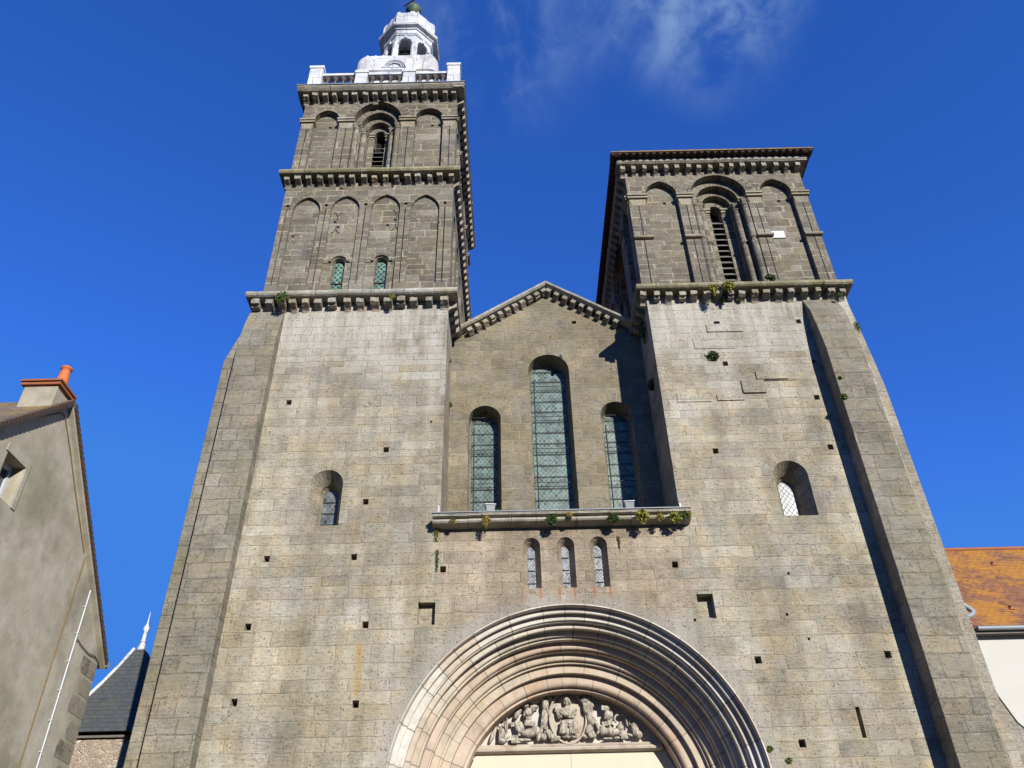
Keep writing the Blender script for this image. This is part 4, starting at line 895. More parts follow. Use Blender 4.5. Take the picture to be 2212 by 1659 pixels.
# tile roof of the right tower
rx0, rx1, ry0, ry1 = 3.15, 9.20, -.36, YB+.4
mb = MB(); cxr, cyr = (rx0+rx1)/2, (ry0+ry1)/2
mb.add([(rx0, ry0, 22.05), (rx1, ry0, 22.05), (rx1, ry1, 22.05), (rx0, ry1, 22.05), (cxr, cyr, 23.4), (rx0, ry0, 22.0), (rx1, ry0, 22.0), (rx1, ry1, 22.0), (rx0, ry1, 22.0)],
       [(0, 1, 4), (1, 2, 4), (2, 3, 4), (3, 0, 4), (0, 5, 6, 1), (1, 6, 7, 2), (2, 7, 8, 3), (3, 8, 5, 0), (5, 8, 7, 6)])
rf = mb.build('roof', M_tileL, church, uvf=lambda c, n: (c.x if abs(n.y) > abs(n.x) else c.y, c.z*3)); rf['label'] = 'low tiled roof of right tower'
mb = MB(); n = 30
for i in range(n):
    u = rx0+.06+(rx1-rx0-.12)*i/(n-1); s = .085
    mb.add([(u-s, ry0+.02, 21.995), (u+s, ry0+.02, 21.995), (u, ry0+.06, 21.93), (u-s, ry0+.30, 21.995), (u+s, ry0+.30, 21.995), (u, ry0+.30, 21.93)], [(0, 2, 1), (3, 4, 5), (0, 3, 5, 2), (1, 2, 5, 4), (0, 1, 4, 3)])
for xs in (rx0, rx1):
    q = 1 if xs == rx0 else -1
    for i in range(34):
        u = ry0+.1+i*.215; s = .085
        mb.add([(xs+q*.02, u-s, 21.995), (xs+q*.02, u+s, 21.995), (xs+q*.05, u, 21.93), (xs+q*.28, u-s, 21.995), (xs+q*.28, u+s, 21.995), (xs+q*.28, u, 21.93)], [(0, 2, 1), (3, 4, 5), (0, 3, 5, 2), (1, 2, 5, 4), (0, 1, 4, 3)])
mb.build('eave_tiles', M_tdark, rf)
mb = MB(); mb.box(7.50, 7.88, .32, .353, 18.89, 19.16); mb.build('plaque', M_plaque, church)

# ------------------------------------------------------------------ balustrade and lantern on the left tower
mb = MB(); z0 = 26.03
mb.box(-6.6, -1.52, .0, .36, z0, z0+.10); mb.box(-1.88, -1.53, .38, 6.2, z0, z0+.10); mb.box(-6.6, -6.25, .38, 6.2, z0, z0+.10)
mb.box(-6.2, -1.95, .05, .30, 27.0, 27.12); mb.box(-1.83, -1.58, .4, 6.2, 27.0, 27.12); mb.box(-6.55, -6.3, .4, 6.2, 27.0, 27.12)
bal = mb.build('balustrade', M_zinc, church, bevel=.01)
def ped(x0, x1, y0, y1, zt):
    mb = MB(); mb.box(x0, x1, y0, y1, z0+.102, zt-.13); mb.box(x0-.03, x1+.03, y0-.03, y1+.03, zt-.128, zt); mb.box(x0-.02, x1+.02, y0-.02, y1+.02, z0+.104, z0+.18); mb.build('pedestal', M_zinc, bal, bevel=.008)
ped(-6.62, -6.18, -.02, .42, 27.46); ped(-1.94, -1.51, -.02, .42, 27.46); ped(-6.62, -6.18, 6.1, 6.5, 27.46); ped(-1.94, -1.51, 6.1, 6.5, 27.46)
ped(-5.05, -4.64, -.0, .36, 27.16); ped(-3.44, -3.03, -.0, .36, 27.16); ped(-1.92, -1.54, 2.0, 2.4, 27.16); ped(-1.92, -1.54, 4.1, 4.5, 27.16)
bp = [(.09, 0), (.09, .20), (.055, .24), (.07, .32), (.098, .42), (.095, .48), (.06, .58), (.036, .66), (.045, .70), (.045, .72), (.085, .74), (.085, .78), (.10, .79), (.10, .865)]
mb = MB(); mb.lathe((0, 0, 0), bp, 10); bo = mb.build('baluster', M_balu, bal); bo.location = (-6.02, .18, z0+.10)
for a, b_ in ((-6.02, -5.22), (-4.50, -3.58), (-2.88, -2.10)):
    for i in range(4):
        u = a+(b_-a)*i/3
        if a == -6.02 and i == 0: continue
        o = bo.copy(); col.objects.link(o); o.location = (u, .18, z0+.10)
for xs, in ((-1.72,), (-6.42,)):
    for yb in (.7, 1.1, 1.5, 2.8, 3.2, 3.6, 4.9, 5.3, 5.7):
        o = bo.copy(); col.objects.link(o); o.location = (xs, yb, z0+.10)
# lantern
LX, LYc = -3.87, 2.75
mb = MB()
def sq_ring(hx, cx, cy, z, rc=.30, n=4):
    pts = []
    for q, (sx, sy) in enumerate(((-1, -1), (1, -1), (1, 1), (-1, 1))):
        for i in range(n+1):
            a = pi+q*pi/2+(pi/2)*i/n; pts.append((cx+sx*(hx-rc)+rc*cos(a), cy+sy*(hx-rc)+rc*sin(a), z))
    return pts
prof = [(1.56, 26.03), (1.56, 26.3), (1.50, 26.35), (1.50, 29.05), (1.56, 29.1), (1.56, 29.2), (1.51, 29.25), (1.52, 29.75), (1.50, 30.0), (1.43, 30.22), (1.32, 30.38), (1.18, 30.48), (1.02, 30.54), (.95, 30.7), (.96, 30.8), (.96, 30.88)]
rings = [sq_ring(h, -4.06+(i*.010), LYc, z, min(.3, h*.3)) for i, (h, z) in enumerate(prof)]; n = len(rings[0])
mb.add([v for r in rings for v in r], [(i*n+k, i*n+(k+1) % n, (i+1)*n+(k+1) % n, (i+1)*n+k) for i in range(len(rings)-1) for k in range(n)]+[tuple((len(rings)-1)*n+k for k in range(n))], False)
lan = mb.build('lantern', M_zincs, church); lan['label'] = 'white octagonal bell lantern on left tower'
# arched dormer hood and standing rolls on the attic
mb = MB()
for r, t in ((.42, .035), (.35, .02), (.27, .025)): mb.tube([(-4.05+r*cos(a), 1.20, 29.25+r*sin(a)*1.1) for a in [pi*i/16 for i in range(17)]], t, 6)
for xx in (-5.15, -4.85, -3.25, -2.95):
    mb.tube([(xx+(z-29)*.02, LYc-h-.005, z) for h, z in prof[7:12]], .025, 6)
mb.build('attic_mouldings', M_zinc, lan)
mb = MB(); 
mb.box(-4.28, -3.82, 1.215, 1.235, 28.9, 29.3); mb.build('attic_oculus', M_lead, lan)
# octagon: eight arched faces
def oct_pt(ap, k, z): a = -pi/2+pi/8+k*pi/4; r = ap/cos(pi/8); return Vector((LX+r*cos(a), LYc+r*sin(a), z))
apo = .93; zb, zsp, ztp = 30.88, 32.0, 32.60
mb = MB(); inb = MB()
for k in range(8):
    A = oct_pt(apo, k-1, 0); B = oct_pt(apo, k, 0); ex = (B-A); Ln = ex.length; ex.normalize(); nrm = Vector((ex.y, -ex.x, 0))
    TT = lambda u, d, z, A=A, ex=ex, nrm=nrm: tuple(A+ex*u-nrm*d+Vector((0, 0, z)))
    op = arch(Ln/2, Ln*.325, zsp+.02, zb, n=7); outl = [(0, zb), (0, ztp), (Ln, ztp), (Ln, zb)]+list(reversed(op))
    panel(mb, TT, outl, [], 0); reveal(mb, TT, op, 0, op, .10, closed=False)
    ins = [(.02, zb), (.02, ztp), (Ln-.02, ztp), (Ln-.02, zb)]+list(reversed(op)); panel(inb, TT, ins, [], .101)
    # capital bands on the piers, string above the arch
    for a0, b0 in ((-.02, Ln*.19), (Ln*.81, Ln+.02)): mb.box(a0, b0, -.045, .11, zsp-.10, zsp-.06, TT); mb.box(a0, b0, -.03, .105, zsp-.059, zsp-.02, TT)
    mb.box(-.02, Ln+.02, -.03, 0, ztp-.14, ztp-.10, TT); mb.box(Ln/2-.05, Ln/2+.05, -.04, .0, zsp+Ln*.34, ztp-.10, TT)
    mb.box(-.05, .09, -.06, .02, zb, zsp-.101, TT); mb.box(Ln-.09, Ln+.05, -.06, .02, zb, zsp-.101, TT)
mb.build('lantern_arcade', M_zinc, lan); inb.build('lantern_lining', M_iron, lan)
mb = MB(); mb.lathe((LX, LYc, 0), [(r/cos(pi/8), z) for r, z in ((.0, 32.58), (.95, 32.58), (.97, 32.64), (.97, 32.78), (1.02, 32.80), (1.04, 32.86), (1.16, 32.90), (1.19, 32.96), (1.19, 33.04), (1.05, 33.08), (.0, 33.10))], 8, False, pi/8)
mb.build('lantern_cornice', M_zinc, lan)
mb = MB(); mb.lathe((LX, LYc, 0), [(r/cos(pi/8), z) for r, z in ((.98, 33.06), (.99, 33.3), (1.02, 33.55), (1.02, 33.85), (.97, 34.1), (.86, 34.3), (.68, 34.45), (.46, 34.62), (.30, 34.9), (.22, 35.3), (.17, 35.7))], 8, False, pi/8)
for k in range(8):
    mb.tube([oct_pt(r, k, z) for r, z in ((.99, 33.1), (1.03, 33.55), (1.03, 33.85), (.98, 34.1), (.87, 34.3), (.69, 34.46), (.47, 34.63))], .03, 6)
    p = [(oct_pt(r, k, z)+oct_pt(r, k+1, z))/2 for r, z in ((.985, 33.1), (1.03, 33.55), (1.03, 33.85), (.98, 34.1), (.87, 34.3), (.69, 34.46))]; mb.tube(p, .014, 5)
mb.build('lantern_dome', M_zinc, lan)
mb = MB(); mb.lathe((LX+.02, LYc, 36.0), [(.02, -.50), (.14, -.46), (.12, -.38), (.22, -.30), (.31, -.15), (.345, 0), (.33, .05), (.33, .09), (.28, .2), (.17, .3), (.05, .345)], 20); mb.build('copper_ball', M_cop, lan)
mb = MB(); cz = 36.4; mb.tube([(LX+.02, LYc, cz), (LX+.05, LYc, 38.3)], .035, 6)
c_ = Vector((LX+.03, LYc, 37.02)); dd_ = Vector((cos(radians(-32)), sin(radians(-32)), 0)); mb.tube([c_-dd_*.55, c_+dd_*.55], .028, 6)
for e in (c_-dd_*.57, c_+dd_*.57): mb.lathe(tuple(e), [(0, -.05), (.04, -.03), (.05, 0), (.04, .03), (0, .05)], 8)
mb.build('cross', M_iron, lan)
# --- bells hang inside
def bell(x, y, z, s, label, wh=False):
    t = thing('bell', label, 'bell', (x, y, z), 'bells in the white lantern')
    mb = MB(); mb.lathe((0, 0, 0), [(.02*s, .42*s), (.10*s, .41*s), (.14*s, .34*s), (.16*s, .18*s), (.20*s, .08*s), (.26*s, 0), (.24*s, -.01*s)], 16); mb.build('bell_body', M_bronze, t)
    mb = MB(); mb.box(-.35*s, .35*s, -.05*s, .05*s, .43*s, .52*s); mb.build('headstock', M_wood, t)
bell(LX-.08, LYc-.2, 32.12, .75, 'small bronze bell seen through the front arch of the white lantern')
bell(LX-.55, LYc-.1, 31.9, .7, 'dark bell low behind the left arch of the white lantern')

# ------------------------------------------------------------------ floodlights
def flood(x, label, rz):
    t = thing('floodlight', label, 'floodlight', (x, -.16, 10.05), 'floodlights on the ledge'); t.rotation_euler = (0, 0, rz)
    mb = MB(); mb.taper(-.085, .085, -.05, .05, .04, -.105, .105, -.075, .065, .19); mb.build('lamp_body', M_grey, t, bevel=.01)
    mb = MB(); mb.box(-.12, .12, -.09, .08, .192, .215); mb.build('front_glass_rim', M_pvc, t, bevel=.004)
    mb = MB(); mb.box(-.095, .095, -.065, .055, .2155, .219); mb.build('lens', M_lens, t)
    mb = MB(); mb.box(-.10, -.09, -.02, .02, -.0, .12); mb.box(.09, .10, -.02, .02, -.0, .12); mb.box(-.10, .10, -.02, .02, -.004, .004); mb.build('bracket', M_grey, t)
flood(-.51, 'grey floodlight on the ledge under the left tall window', .1)
flood(2.49, 'grey floodlight on the ledge under the right tall window', -.05)
mb = MB(); mb.box(-1.66, -1.62, -.02, .005, 10.06, 10.36); mb.build('flashing_strip', M_pvc, church); mb = MB(); mb.box(3.60, 3.63, -.02, .005, 10.06, 10.3); mb.build('flashing_strip', M_pvc, church)
mb = MB(); mb.lathe((1.36, GY-.03, 15.62), [(0, -.08), (.04, -.06), (.055, 0), (.04, .06), (.02, .10), (0, .12)], 8); mb.build('dark_lump', M_iron, church)  # small dark lump at the rim of the middle window arch

# ------------------------------------------------------------------ plants growing on the walls
def plant(x, y, z, r, label, m, kind='tuft', hang=0.0, n=None, sy=.7, ax=(0, -1, 0)):
    t = thing('wall_plant', label, 'plant', (x, y, z), 'plants growing on the church walls')
    rr = random.Random(int(x*977+z*131)); mb = MB(); n = n or int(90+900*r)
    for i in range(n):
        th_ = rr.uniform(0, 2*pi); ph = rr.uniform(-.5*pi, .5*pi); q = r*(rr.random()**.45)
        v = Vector((cos(th_)*cos(ph)*q*rr.uniform(.8, 1.15), -abs(sin(th_)*cos(ph))*q*sy, sin(ph)*q*.85))
        if hang: v.z -= hang*rr.random()**1.5; v.x *= 1-.5*min(1, -v.z/(hang+r)) if v.z < 0 else 1
        if abs(ax[0]) > .5: v = Vector((ax[0]*-v.y, v.x, v.z))
        s = rr.uniform(.012, .026)*(1+.6*(r > .12)); nn = Vector((rr.gauss(0, 1), rr.gauss(-.6, 1), rr.gauss(.3, 1))).normalized(); a = nn.orthogonal().normalized(); a.rotate(Matrix.Rotation(rr.uniform(0, 6.28), 3, nn)); b_ = nn.cross(a)
        mb.add([v-a*s*1.3, v-b_*s*.55+nn*s*.15, v+a*s*1.4, v+b_*s*.55], [(0, 1, 2, 3)])
    mb.build('foliage', m, t, recalc=False)
    mb = MB()
    for i in range(7 if r > .05 else 3):
        e = Vector((rr.uniform(-1, 1)*r*.8, -rr.uniform(.2, .9)*r*sy, rr.uniform(-.5, .9)*r-hang*.4*rr.random()))
        if abs(ax[0]) > .5: e = Vector((ax[0]*-e.y, e.x, e.z))
        mb.tube([(0, .01, 0), tuple(e*.5+Vector((0, 0, .02))), tuple(e)], [.006, .004, .002], 4, False)
    mb.build('stems', M_lb, t)
plant(-5.85, -.40, 16.33, .19, 'bright green leafy clump hanging from left tower roll cornice near its left end', M_lg, hang=.10)
plant(-3.02, -.36, 16.28, .10, 'small mossy yellow tuft between corbels right of the middle of left tower cornice', M_ly)
plant(4.17, -.02, 16.72, .11, 'low yellowish tuft on top of right tower cornice near its left end', M_ly)
plant(5.25, -.40, 16.30, .14, 'yellow green plant trailing over right tower cornice below the slatted opening, left one', M_ly, hang=.20)
plant(5.68, -.40, 16.40, .17, 'brightest yellow bushy plant on right tower cornice below the slatted opening', M_ly, hang=.16)
plant(5.52, -.06, 16.17, .09, 'small yellow tuft just under the corbels of right tower, between the two trailing plants', M_ly)
plant(5.98, -.06, 16.18, .07, 'tiny green tuft just under the corbels of right tower, right of the trailing plants', M_lg)
plant(6.95, -.05, 16.95, .15, 'dark green weed at the foot of the slatted opening beside the nook shafts', M_ld)
plant(8.62, -.36, 15.0, .11, 'thin green tuft at the upper outer corner of right buttress', M_lg, hang=.20)
plant(8.48, -.25, 16.10, .08, 'small green tuft under the last corbels of right tower', M_lg)
plant(8.70, -.38, 16.30, .06, 'tiny dark tuft at the right tip of right tower cornice', M_ld)
plant(5.0, -.01, 14.37, .16, 'round dark green cushion growing on the plain face of right tower', M_ld, sy=.8)
plant(7.66, -.50, 12.70, .10, 'small green tuft halfway up the front of right buttress', M_lg)
plant(7.72, -.50, 13.25, .05, 'tiny green sprig on right buttress above the bigger tuft', M_lg)
plant(-1.30, -.28, 9.84, .07, 'small brownish tuft under the left end of the ledge', M_lb)
plant(-1.66, -.02, 9.82, .10, 'yellow plant at the very left of the ledge trailing down the wall joint', M_ly, hang=.25)
plant(-.59, -.30, 9.86, .12, 'brown and yellow plant hanging from the ledge under the left tall window', M_lb, hang=.14)
plant(.80, -.28, 9.80, .13, 'round dark green cushion under the middle of the ledge', M_ld)
plant(1.18, -.33, 9.90, .07, 'small brown tuft on the ledge right of the middle cushion', M_lb)
plant(2.10, -.28, 9.82, .13, 'round green cushion under the ledge below the right floodlight', M_ld)
plant(2.71, -.33, 9.84, .17, 'largest bright yellow plant hanging from the right part of the ledge', M_ly, hang=.06)
plant(3.09, -.31, 9.80, .10, 'small golden plant hanging from the ledge, right of the largest one', M_lb)
plant(3.40, -.31, 9.80, .14, 'yellow green plant near the right end of the ledge', M_ly)
plant(3.56, -.28, 9.83, .09, 'dark green tuft tucked beside the yellow plant near the ledge end', M_ld)
plant(3.70, -.30, 9.86, .08, 'little yellow tuft at the very right tip of the ledge', M_ly)
plant(-.33, -.1, 10.12, .09, 'green tuft on top of the ledge right beside the left floodlight', M_lg)
plant(.39, .1, 10.10, .06, 'tiny tuft on top of the ledge at the foot of the middle tall window', M_ly)
plant(3.30, .1, 10.12, .12, 'dark weeds in the shade on top of the ledge near its right end', M_ld)
plant(3.56, .70, 14.05, .17, 'dark bush growing from the shaded side wall of right tower', M_ld, ax=(-1, 0, 0))
plant(3.54, .60, 15.95, .22, 'dark ivy clump under the side cornice of right tower in the shade', M_ld, hang=.5, ax=(-1, 0, 0))
plant(-1.58, 1.25, 13.97, .09, 'green tuft on the narrow side wall of left tower beside the gable', M_lg, ax=(1, 0, 0))
plant(-1.58, .85, 15.10, .06, 'brown tuft high on the narrow side wall of left tower', M_lb, ax=(1, 0, 0))
plant(-1.63, -.01, 9.30, .05, 'thin trailing moss running down the joint below the left end of the ledge', M_moss, hang=.45)
plant(2.20, -.005, 9.52, .035, 'thin moss strand on the wall right of the three slit windows', M_moss, hang=.25)
plant(4.54, -.01, 5.25, .06, 'dark moss cushion beside the right foot of the portal arch', M_moss)
plant(4.84, -.01, 5.04, .05, 'lowest moss cushion right of the portal arch', M_moss)

# ------------------------------------------------------------------ LEFT HOUSE (gable wall looks to the right)
th = radians(2); hp = Vector((-7.90, -.5, 0)); tdir = Vector((-sin(th), -cos(th), 0)); ndir = Vector((cos(th), -sin(th), 0))
house = thing('gabled_house', 'old rendered house with steep gable, terracotta verge tiles and orange chimney pot at left', 'house', (-7.9, -.5, 0))
TH = lambda s, d, z: tuple(tdir*s - ndir*d + Vector((0, 0, z)))     # local to the empty
sa, za, zE, SW = 3.43, 10.44, 7.0, 6.9
def hz(s): return za-abs(s-sa)*(za-zE)/sa
win = [(3.90, 8.12), (3.90, 8.82), (4.42, 8.84), (4.42, 8.12)]
mb = MB(); panel(mb, TH, [(0, 0), (0, zE), (sa, za), (SW, hz(SW)), (SW, 0)], [win], 0); pocket(mb, TH, win, 0, .28)
LEN = 14
mb.add([TH(0, 0, 0), TH(0, LEN, 0), TH(0, LEN, zE), TH(0, 0, zE)], [(0, 1, 2, 3)]); mb.add([TH(SW, 0, 0), TH(SW, LEN, 0), TH(SW, LEN, hz(SW)), TH(SW, 0, hz(SW))], [(0, 1, 2, 3)])
mb.add([TH(0, LEN, 0), TH(0, LEN, zE), TH(sa, LEN, za), TH(SW, LEN, hz(SW)), TH(SW, LEN, 0)], [(0, 1, 2, 3, 4)])
wall = mb.build('wall', M_rend, house, recalc=False)
mb = MB(); hp_ = [(-.12, hz(-.12)), (sa, za), (SW+.15, hz(SW+.15))]
top = [TH(s, -.10, z+.12) for s, z in hp_]+[TH(s, LEN, z+.12) for s, z in hp_]+[TH(s, -.10, z+.02) for s, z in hp_]+[TH(s, LEN, z+.02) for s, z in hp_]
mb.add(top, [(0, 1, 4, 3), (1, 2, 5, 4), (6, 9, 10, 7), (7, 10, 11, 8), (0, 6, 7, 1), (1, 7, 8, 2), (0, 3, 9, 6), (2, 8, 11, 5)])
sl_ = sqrt(1+((za-zE)/sa)**2)
roof = mb.build('roof', M_tileL, house, uvf=lambda c, n: (c.x, (c.y+c.z)*.8))
for s0, s1, nn in ((-.12, sa-.03, 46), (sa+.05, SW+.1, 44)):     # verge tiles: stubby ends along both rakes
    mb = MB()
    for i in range(nn):
        s = s0+(s1-s0)*i/nn; z = hz(s); ds = (s1-s0)/nn; dz_ = hz(s+ds*.72)-z
        vs = [TH(s, -.13, z+.02), TH(s+ds*.72, -.13, z+dz_+.02), TH(s+ds*.72, -.13, z+dz_+.11), TH(s, -.13, z+.125)]+[TH(s, .02, z+.02), TH(s+ds*.72, .02, z+dz_+.02), TH(s+ds*.72, .02, z+dz_+.11), TH(s, .02, z+.125)]
        mb.add(vs, [(0, 1, 2, 3), (4, 7, 6, 5), (0, 4, 5, 1), (1, 5, 6, 2), (2, 6, 7, 3), (3, 7, 4, 0)])
    mb.build('verge_tiles', M_tdark, roof)
mb = MB(); mb.add([TH(s, -.09, z+.018) for s, z in hp_]+[TH(s, -.09, z-.05) for s, z in hp_]+[TH(s, -.0, z-.05) for s, z in hp_], [(0, 1, 4, 3), (1, 2, 5, 4), (3, 4, 7, 6), (4, 5, 8, 7)]); mb.build('verge_mortar', M_rend, roof)
# raised plaster line following the gable
M_line = simple('ochre_plaster_line', (.22, .15, .06), .9, .3, 5)
mb = MB(); pts = [(4.86, 9.0), (4.3, 9.51), (3.75, 10.01), (3.55, 10.18), (3.46, 10.20), (3.36, 10.14), (2.9, 9.72), (2.43, 9.26), (2.0, 8.86), (1.55, 8.44)]
mb.tube([TH(s, -.008, z+random.uniform(-.008, .008)) for s, z in pts], .012, 5); mb.tube([TH(1.47, -.005, 8.38), TH(1.47, -.005, 6), TH(1.47, -.005, 0)], .014, 5)
mb.build('plaster_line', M_line, house)
mb = MB(); mb.tube([TH(1.02, -.035, 7.92), TH(1.02, -.035, 0)], .015, 8)
for z in (7.6, 7.1, 6.6, 6.1, 5.6, 5.1): mb.box(1.0, 1.04, -.052, 0, z, z+.015, TH)
mb.build('cable_conduit', M_pvc, house)
mb = MB(); mb.tube([TH(1.0, -.02, 7.0), TH(.93, -.02, 7.03), TH(.75, -.02, 6.98), TH(.45, -.02, 6.94), TH(.2, -.02, 6.97), TH(.02, -.02, 6.92)], .009, 5); mb.build('cable', M_iron, house)
# bare quoin stones along the corner
for i, z in enumerate([6.72, 6.38, 6.03, 5.62, 5.28, 4.9, 4.5, 4.1, 3.7]):
    mb = MB(); L = .42 if i % 2 else .58; h_ = .30; s0 = 0.0; mb.add([TH(s0+.0, -.006, z-h_/2), TH(s0+L*random.uniform(.85, 1), -.006, z-h_/2+.02), TH(s0+L, -.006, z), TH(s0+L*random.uniform(.8, .95), -.006, z+h_/2), TH(s0+.0, -.006, z+h_/2-.01)], [(0, 1, 2, 3, 4)]); mb.build('quoin_stone', M_quoin, house)
# window: frame and pane
mb = MB(); mb.box(3.90, 3.95, .20, .26, 8.12, 8.82, TH); mb.box(4.37, 4.42, .20, .26, 8.12, 8.83, TH); mb.box(3.95, 4.37, .20, .26, 8.75, 8.82, TH); mb.box(4.14, 4.18, .20, .25, 8.12, 8.75, TH)
wf = mb.build('window', M_pvc, house); mb = MB(); mb.box(3.95, 4.37, .25, .262, 8.12, 8.75, TH); mb.build('pane', M_lens, wf)
mb = MB(); mb.box(3.84, 4.48, -.02, .0, 8.826, 8.98, TH); mb.box(3.78, 3.895, -.018, 0, 8.1, 8.98, TH); mb.build('window_surround', M_rend, wf, bevel=.008)
mb = MB(); s_ = 0; mb.tube([TH(-.17, -.13, zE-.08), TH(-.17, LEN, zE-.08)], .06, 8); mb.build('gutter', M_lead, house)
# chimney
mb = MB(); cw = [(-.745, -.12)]
def CH(x, y, z): return (x+7.9, y+.5, z)
mb.box(-8.64, -8.04, -4.36, -3.90, 9.75, 10.56, CH); ch = mb.build('chimney', M_rend, house, bevel=.01)
mb = MB(); mb.box(-8.69, -7.99, -4.41, -3.85, 10.562, 10.61, CH); mb.box(-8.71, -7.97, -4.43, -3.83, 10.63, 10.67, CH); mb.box(-8.66, -8.02, -4.38, -3.88, 10.61, 10.63, CH); mb.build('brick_cap', M_terra, ch, bevel=.004)
mb = MB(); mb.box(-8.58, -8.30, -4.33, -3.95, 10.672, 10.72, CH); mb.build('cement_slab', M_corb, ch, bevel=.01)
mb = MB(); mb.lathe(CH(-8.17, -4.12, 10.67), [(.125, 0), (.12, .06), (.10, .20), (.085, .34), (.082, .42), (.10, .43), (.105, .455), (.095, .47), (.07, .47)], 16); mb.build('chimney_pot', M_pot, ch)

# ------------------------------------------------------------------ slate-roofed turret behind on the left
tur = thing('slate_turret', 'turret with steep blue slate roof and white finial between gabled house and church', 'turret', (-10, 5.8, 0))
def TU(x, y, z): return (x+10, y-5.8, z)
mb = MB(); mb.box(-12.4, -8.7, 4.62, 8.4, 0, 6.86, TU); mb.build('wall', M_rub, tur)
ax_, ay_, az_ = -10.12, 5.95, 9.75
def rring(t, cur=.0):   # corners of the roof at height fraction t
    lx, rx, fy, by = -11.15, -8.72, 4.42, 8.2
    f = t+cur*sin(t*pi)
    return [TU(lx+(ax_-lx)*f, fy+(ay_-fy)*f, 6.98+(az_-6.98)*t), TU(rx+(ax_-rx)*f, fy+(ay_-fy)*f, 6.98+(az_-6.98)*t), TU(rx+(ax_-rx)*f, by+(ay_-by)*f, 6.98+(az_-6.98)*t), TU(lx+(ax_-lx)*f, by+(ay_-by)*f, 6.98+(az_-6.98)*t)]
mb = MB(); ts = [0, .06, .15, .3, .5, .7, .88]; rg = [rring(t, .06) for t in ts]
mb.add([v for r in rg for v in r], [(i*4+k, i*4+(k+1) % 4, (i+1)*4+(k+1) % 4, (i+1)*4+k) for i in range(len(ts)-1) for k in range(4)]+[(3, 2, 1, 0), tuple((len(ts)-1)*4+k for k in range(4))])
rfm = mb.build('roof', M_slate, tur, uvf=lambda c, n: (c.x if abs(n.y) > abs(n.x) else c.y, c.z*1.1))
mb = MB(); mb.tube([Vector(rring(t, .06)[0])+Vector((-.01, -.02, .01)) for t in ts], .045, 6); mb.build('hip_flashing', M_zinc, rfm)
mb = MB(); mb.lathe(TU(ax_, ay_, 9.30), [(.19, -.03), (.12, .12), (.07, .34), (.065, .36), (.09, .37), (.09, .39), (.05, .41), (.045, .60), (.04, .62), (.085, .71), (.085, .74), (.04, .82), (.022, .90), (.014, 1.02), (.003, 1.22)], 12); mb.build('finial', M_zinc, tur)
mb = MB(); mb.box(-12.45, -8.65, 4.55, 8.5, 6.87, 6.93, TU); mb.build('eave_board', M_wood, tur)
# far tiled house
far = thing('distant_house', 'house with red tiled roof far behind the slate turret', 'house', (-13.5, 10, 0))
mb = MB(); mb.box(-2.5, 2, 0, 5, 0, 8.6); mb.build('wall', M_rub, far)
mb = MB(); mb.add([(-2.8, -.3, 8.5), (2.3, -.3, 8.5), (2.3, 2.5, 10.3), (-2.8, 2.5, 10.3), (2.3, 5.3, 8.5), (-2.8, 5.3, 8.5)], [(0, 1, 2, 3), (3, 2, 4, 5), (0, 3, 5), (1, 4, 2)]); mb.build('roof', M_terra, far)

# ------------------------------------------------------------------ RIGHT HOUSE
rh = thing('tiled_house', 'white rendered house with orange lichen covered tile roof behind the right buttress', 'house', (12, 1, 0))
def RH(x, y, z): return (x-12, y-1, z)
mb = MB(); mb.box(9.05, 18, 1.18, 7.5, 0, 7.68, RH); mb.build('wall', M_rstone, rh)
mb = MB(); prof = [(9.42, 7.66), (9.45, 7.3), (9.55, 6.9), (9.66, 6.4), (9.85, 5.9), (10.1, 5.62), (10.5, 5.55), (18, 5.5), (18, 7.66)]
o_ = [(x-12, z) for x, z in prof]; TT = lambda u, d, z: (u, .15+d, z); panel(mb, TT, o_, [], 0); reveal(mb, TT, o_, 0, o_, .03); rr_ = mb.build('render_coat', M_white, rh, recalc=False)
mb = MB(); ex0 = 9.15
P4 = [RH(ex0, 1.0, 7.80), RH(18.4, 1.0, 7.80), RH(18.4, 4.1, 10.96), RH(ex0, 4.1, 10.96), RH(ex0, 7.6, 7.8), RH(18.4, 7.6, 7.8)]
mb.add(P4+[(x, y, z-.08) for x, y, z in P4], [(0, 1, 2, 3), (3, 2, 5, 4), (6, 9, 8, 7), (9, 10, 11, 8), (0, 6, 7, 1), (0, 3, 9, 6), (3, 4, 10, 9), (1, 7, 8, 2)])
rf2 = mb.build('roof', M_tileR, rh, uvf=lambda c, n: (c.x, c.y*1.43))
mb = MB(); mb.tube([RH(ex0, 4.1, 10.97), RH(18.4, 4.1, 10.97)], .06, 8); mb.build('ridge_tiles', M_terra, rf2)
for x, y in ((11.95, 3.35), (10.85, 1.55), (13.9, 2.4)):
    z = 7.80+(y-1.0)*3.16/3.1; mb = MB(); mb.add([RH(x-.07, y-.05, z-.03), RH(x+.07, y-.05, z-.03), RH(x, y-.05, z+.06), RH(x, y+.11, z+.12)], [(0, 1, 2), (0, 2, 3), (1, 3, 2)]); mb.build('vent_tile', M_terra, rf2)
mb = MB(); mb.tube([RH(9.6, .93, 7.72), RH(18.4, .93, 7.70)], .05, 8); gt = mb.build('gutter', M_lead, rh)
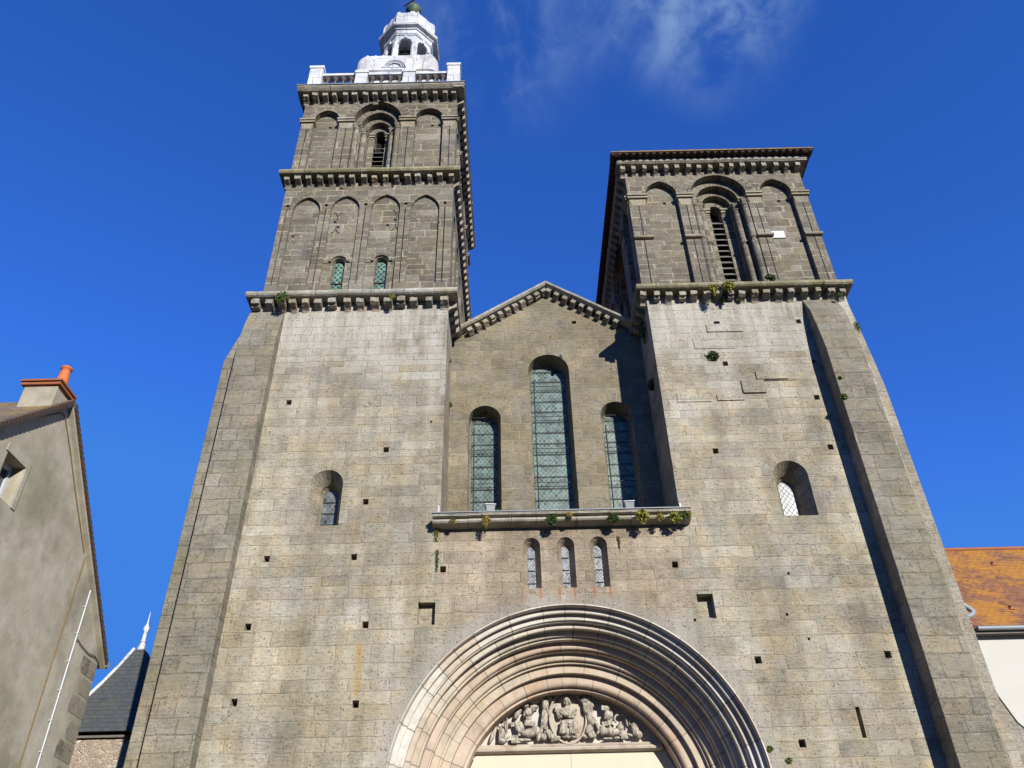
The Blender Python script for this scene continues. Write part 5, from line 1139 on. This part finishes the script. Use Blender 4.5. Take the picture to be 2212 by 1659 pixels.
mb = MB(); mb.box(9.5, 18.3, .98, 1.17, 7.62, 7.70, RH); mb.build('eave_soffit', M_wood, rh)
mb = MB(); mb.tube([RH(9.18, .85, 8.42), RH(9.50, .80, 8.10), RH(9.56, .78, 8.02), RH(9.50, .76, 7.95), RH(9.02, .70, 7.78)], .055, 10); mb.build('downpipe', M_lead, rh)

# ------------------------------------------------------------------ unseen houses added behind the camera to block the low sky
def blocker_house(x0, x1, y, h, rh_, m, label):
    t = thing('sky_blocker_house', label, 'house', ((x0+x1)/2, y, 0), 'added unseen houses blocking low sky'); W = (x1-x0)/2
    mb = MB(); mb.box(-W, W, -9, 0, 0, h); wl_ = mb.build('wall', m, t)
    mb = MB(); prism = [(-.3, -9.4+9), (0, 0)]
    mb.add([(-W, .35, h), (W, .35, h), (W, -9.35, h), (-W, -9.35, h), (-W, -4.5, h+rh_), (W, -4.5, h+rh_)], [(0, 1, 5, 4), (2, 3, 4, 5), (0, 4, 3), (1, 2, 5), (0, 3, 2, 1)]); mb.build('roof', M_tdark, t)
    n = max(2, int((x1-x0)/2.6))
    for f in range(3):
        for i in range(n):
            u = -W+(2*W)*(i+.5)/n; z = .9+f*3.1
            if z+1.6 > h: continue
            mb = MB(); mb.box(u-.55, u+.55, .0, .06, z-.05, z+1.65); wf_ = mb.build('window', M_white, t)
            mb = MB(); mb.box(u-.45, u+.45, .05, .075, z+.05, z+1.55); mb.build('pane', M_lens, wf_)
for k, (x0, x1, y, h, r_, m, lb) in enumerate(((-34, -22.1, -33, 9.6, 4.0, M_rend, 'grey rendered house added unseen to block low sky, left end of the row'), (-22, -11.1, -34, 9.9, 4.3, M_rub, 'rubble stone house added unseen to block low sky, second from the left'), (-11, 1.9, -35, 10.2, 4.2, M_rend, 'wide rendered house added unseen to block low sky, opposite the portal'), (2, 13.9, -34, 9.4, 4.0, M_rstone, 'pink stone house added unseen to block low sky, second from the right'), (14, 27, -33, 9.0, 3.8, M_rub, 'rubble stone house added unseen to block low sky, right end of the row'))):
    blocker_house(x0, x1, y, h, r_, m, lb)
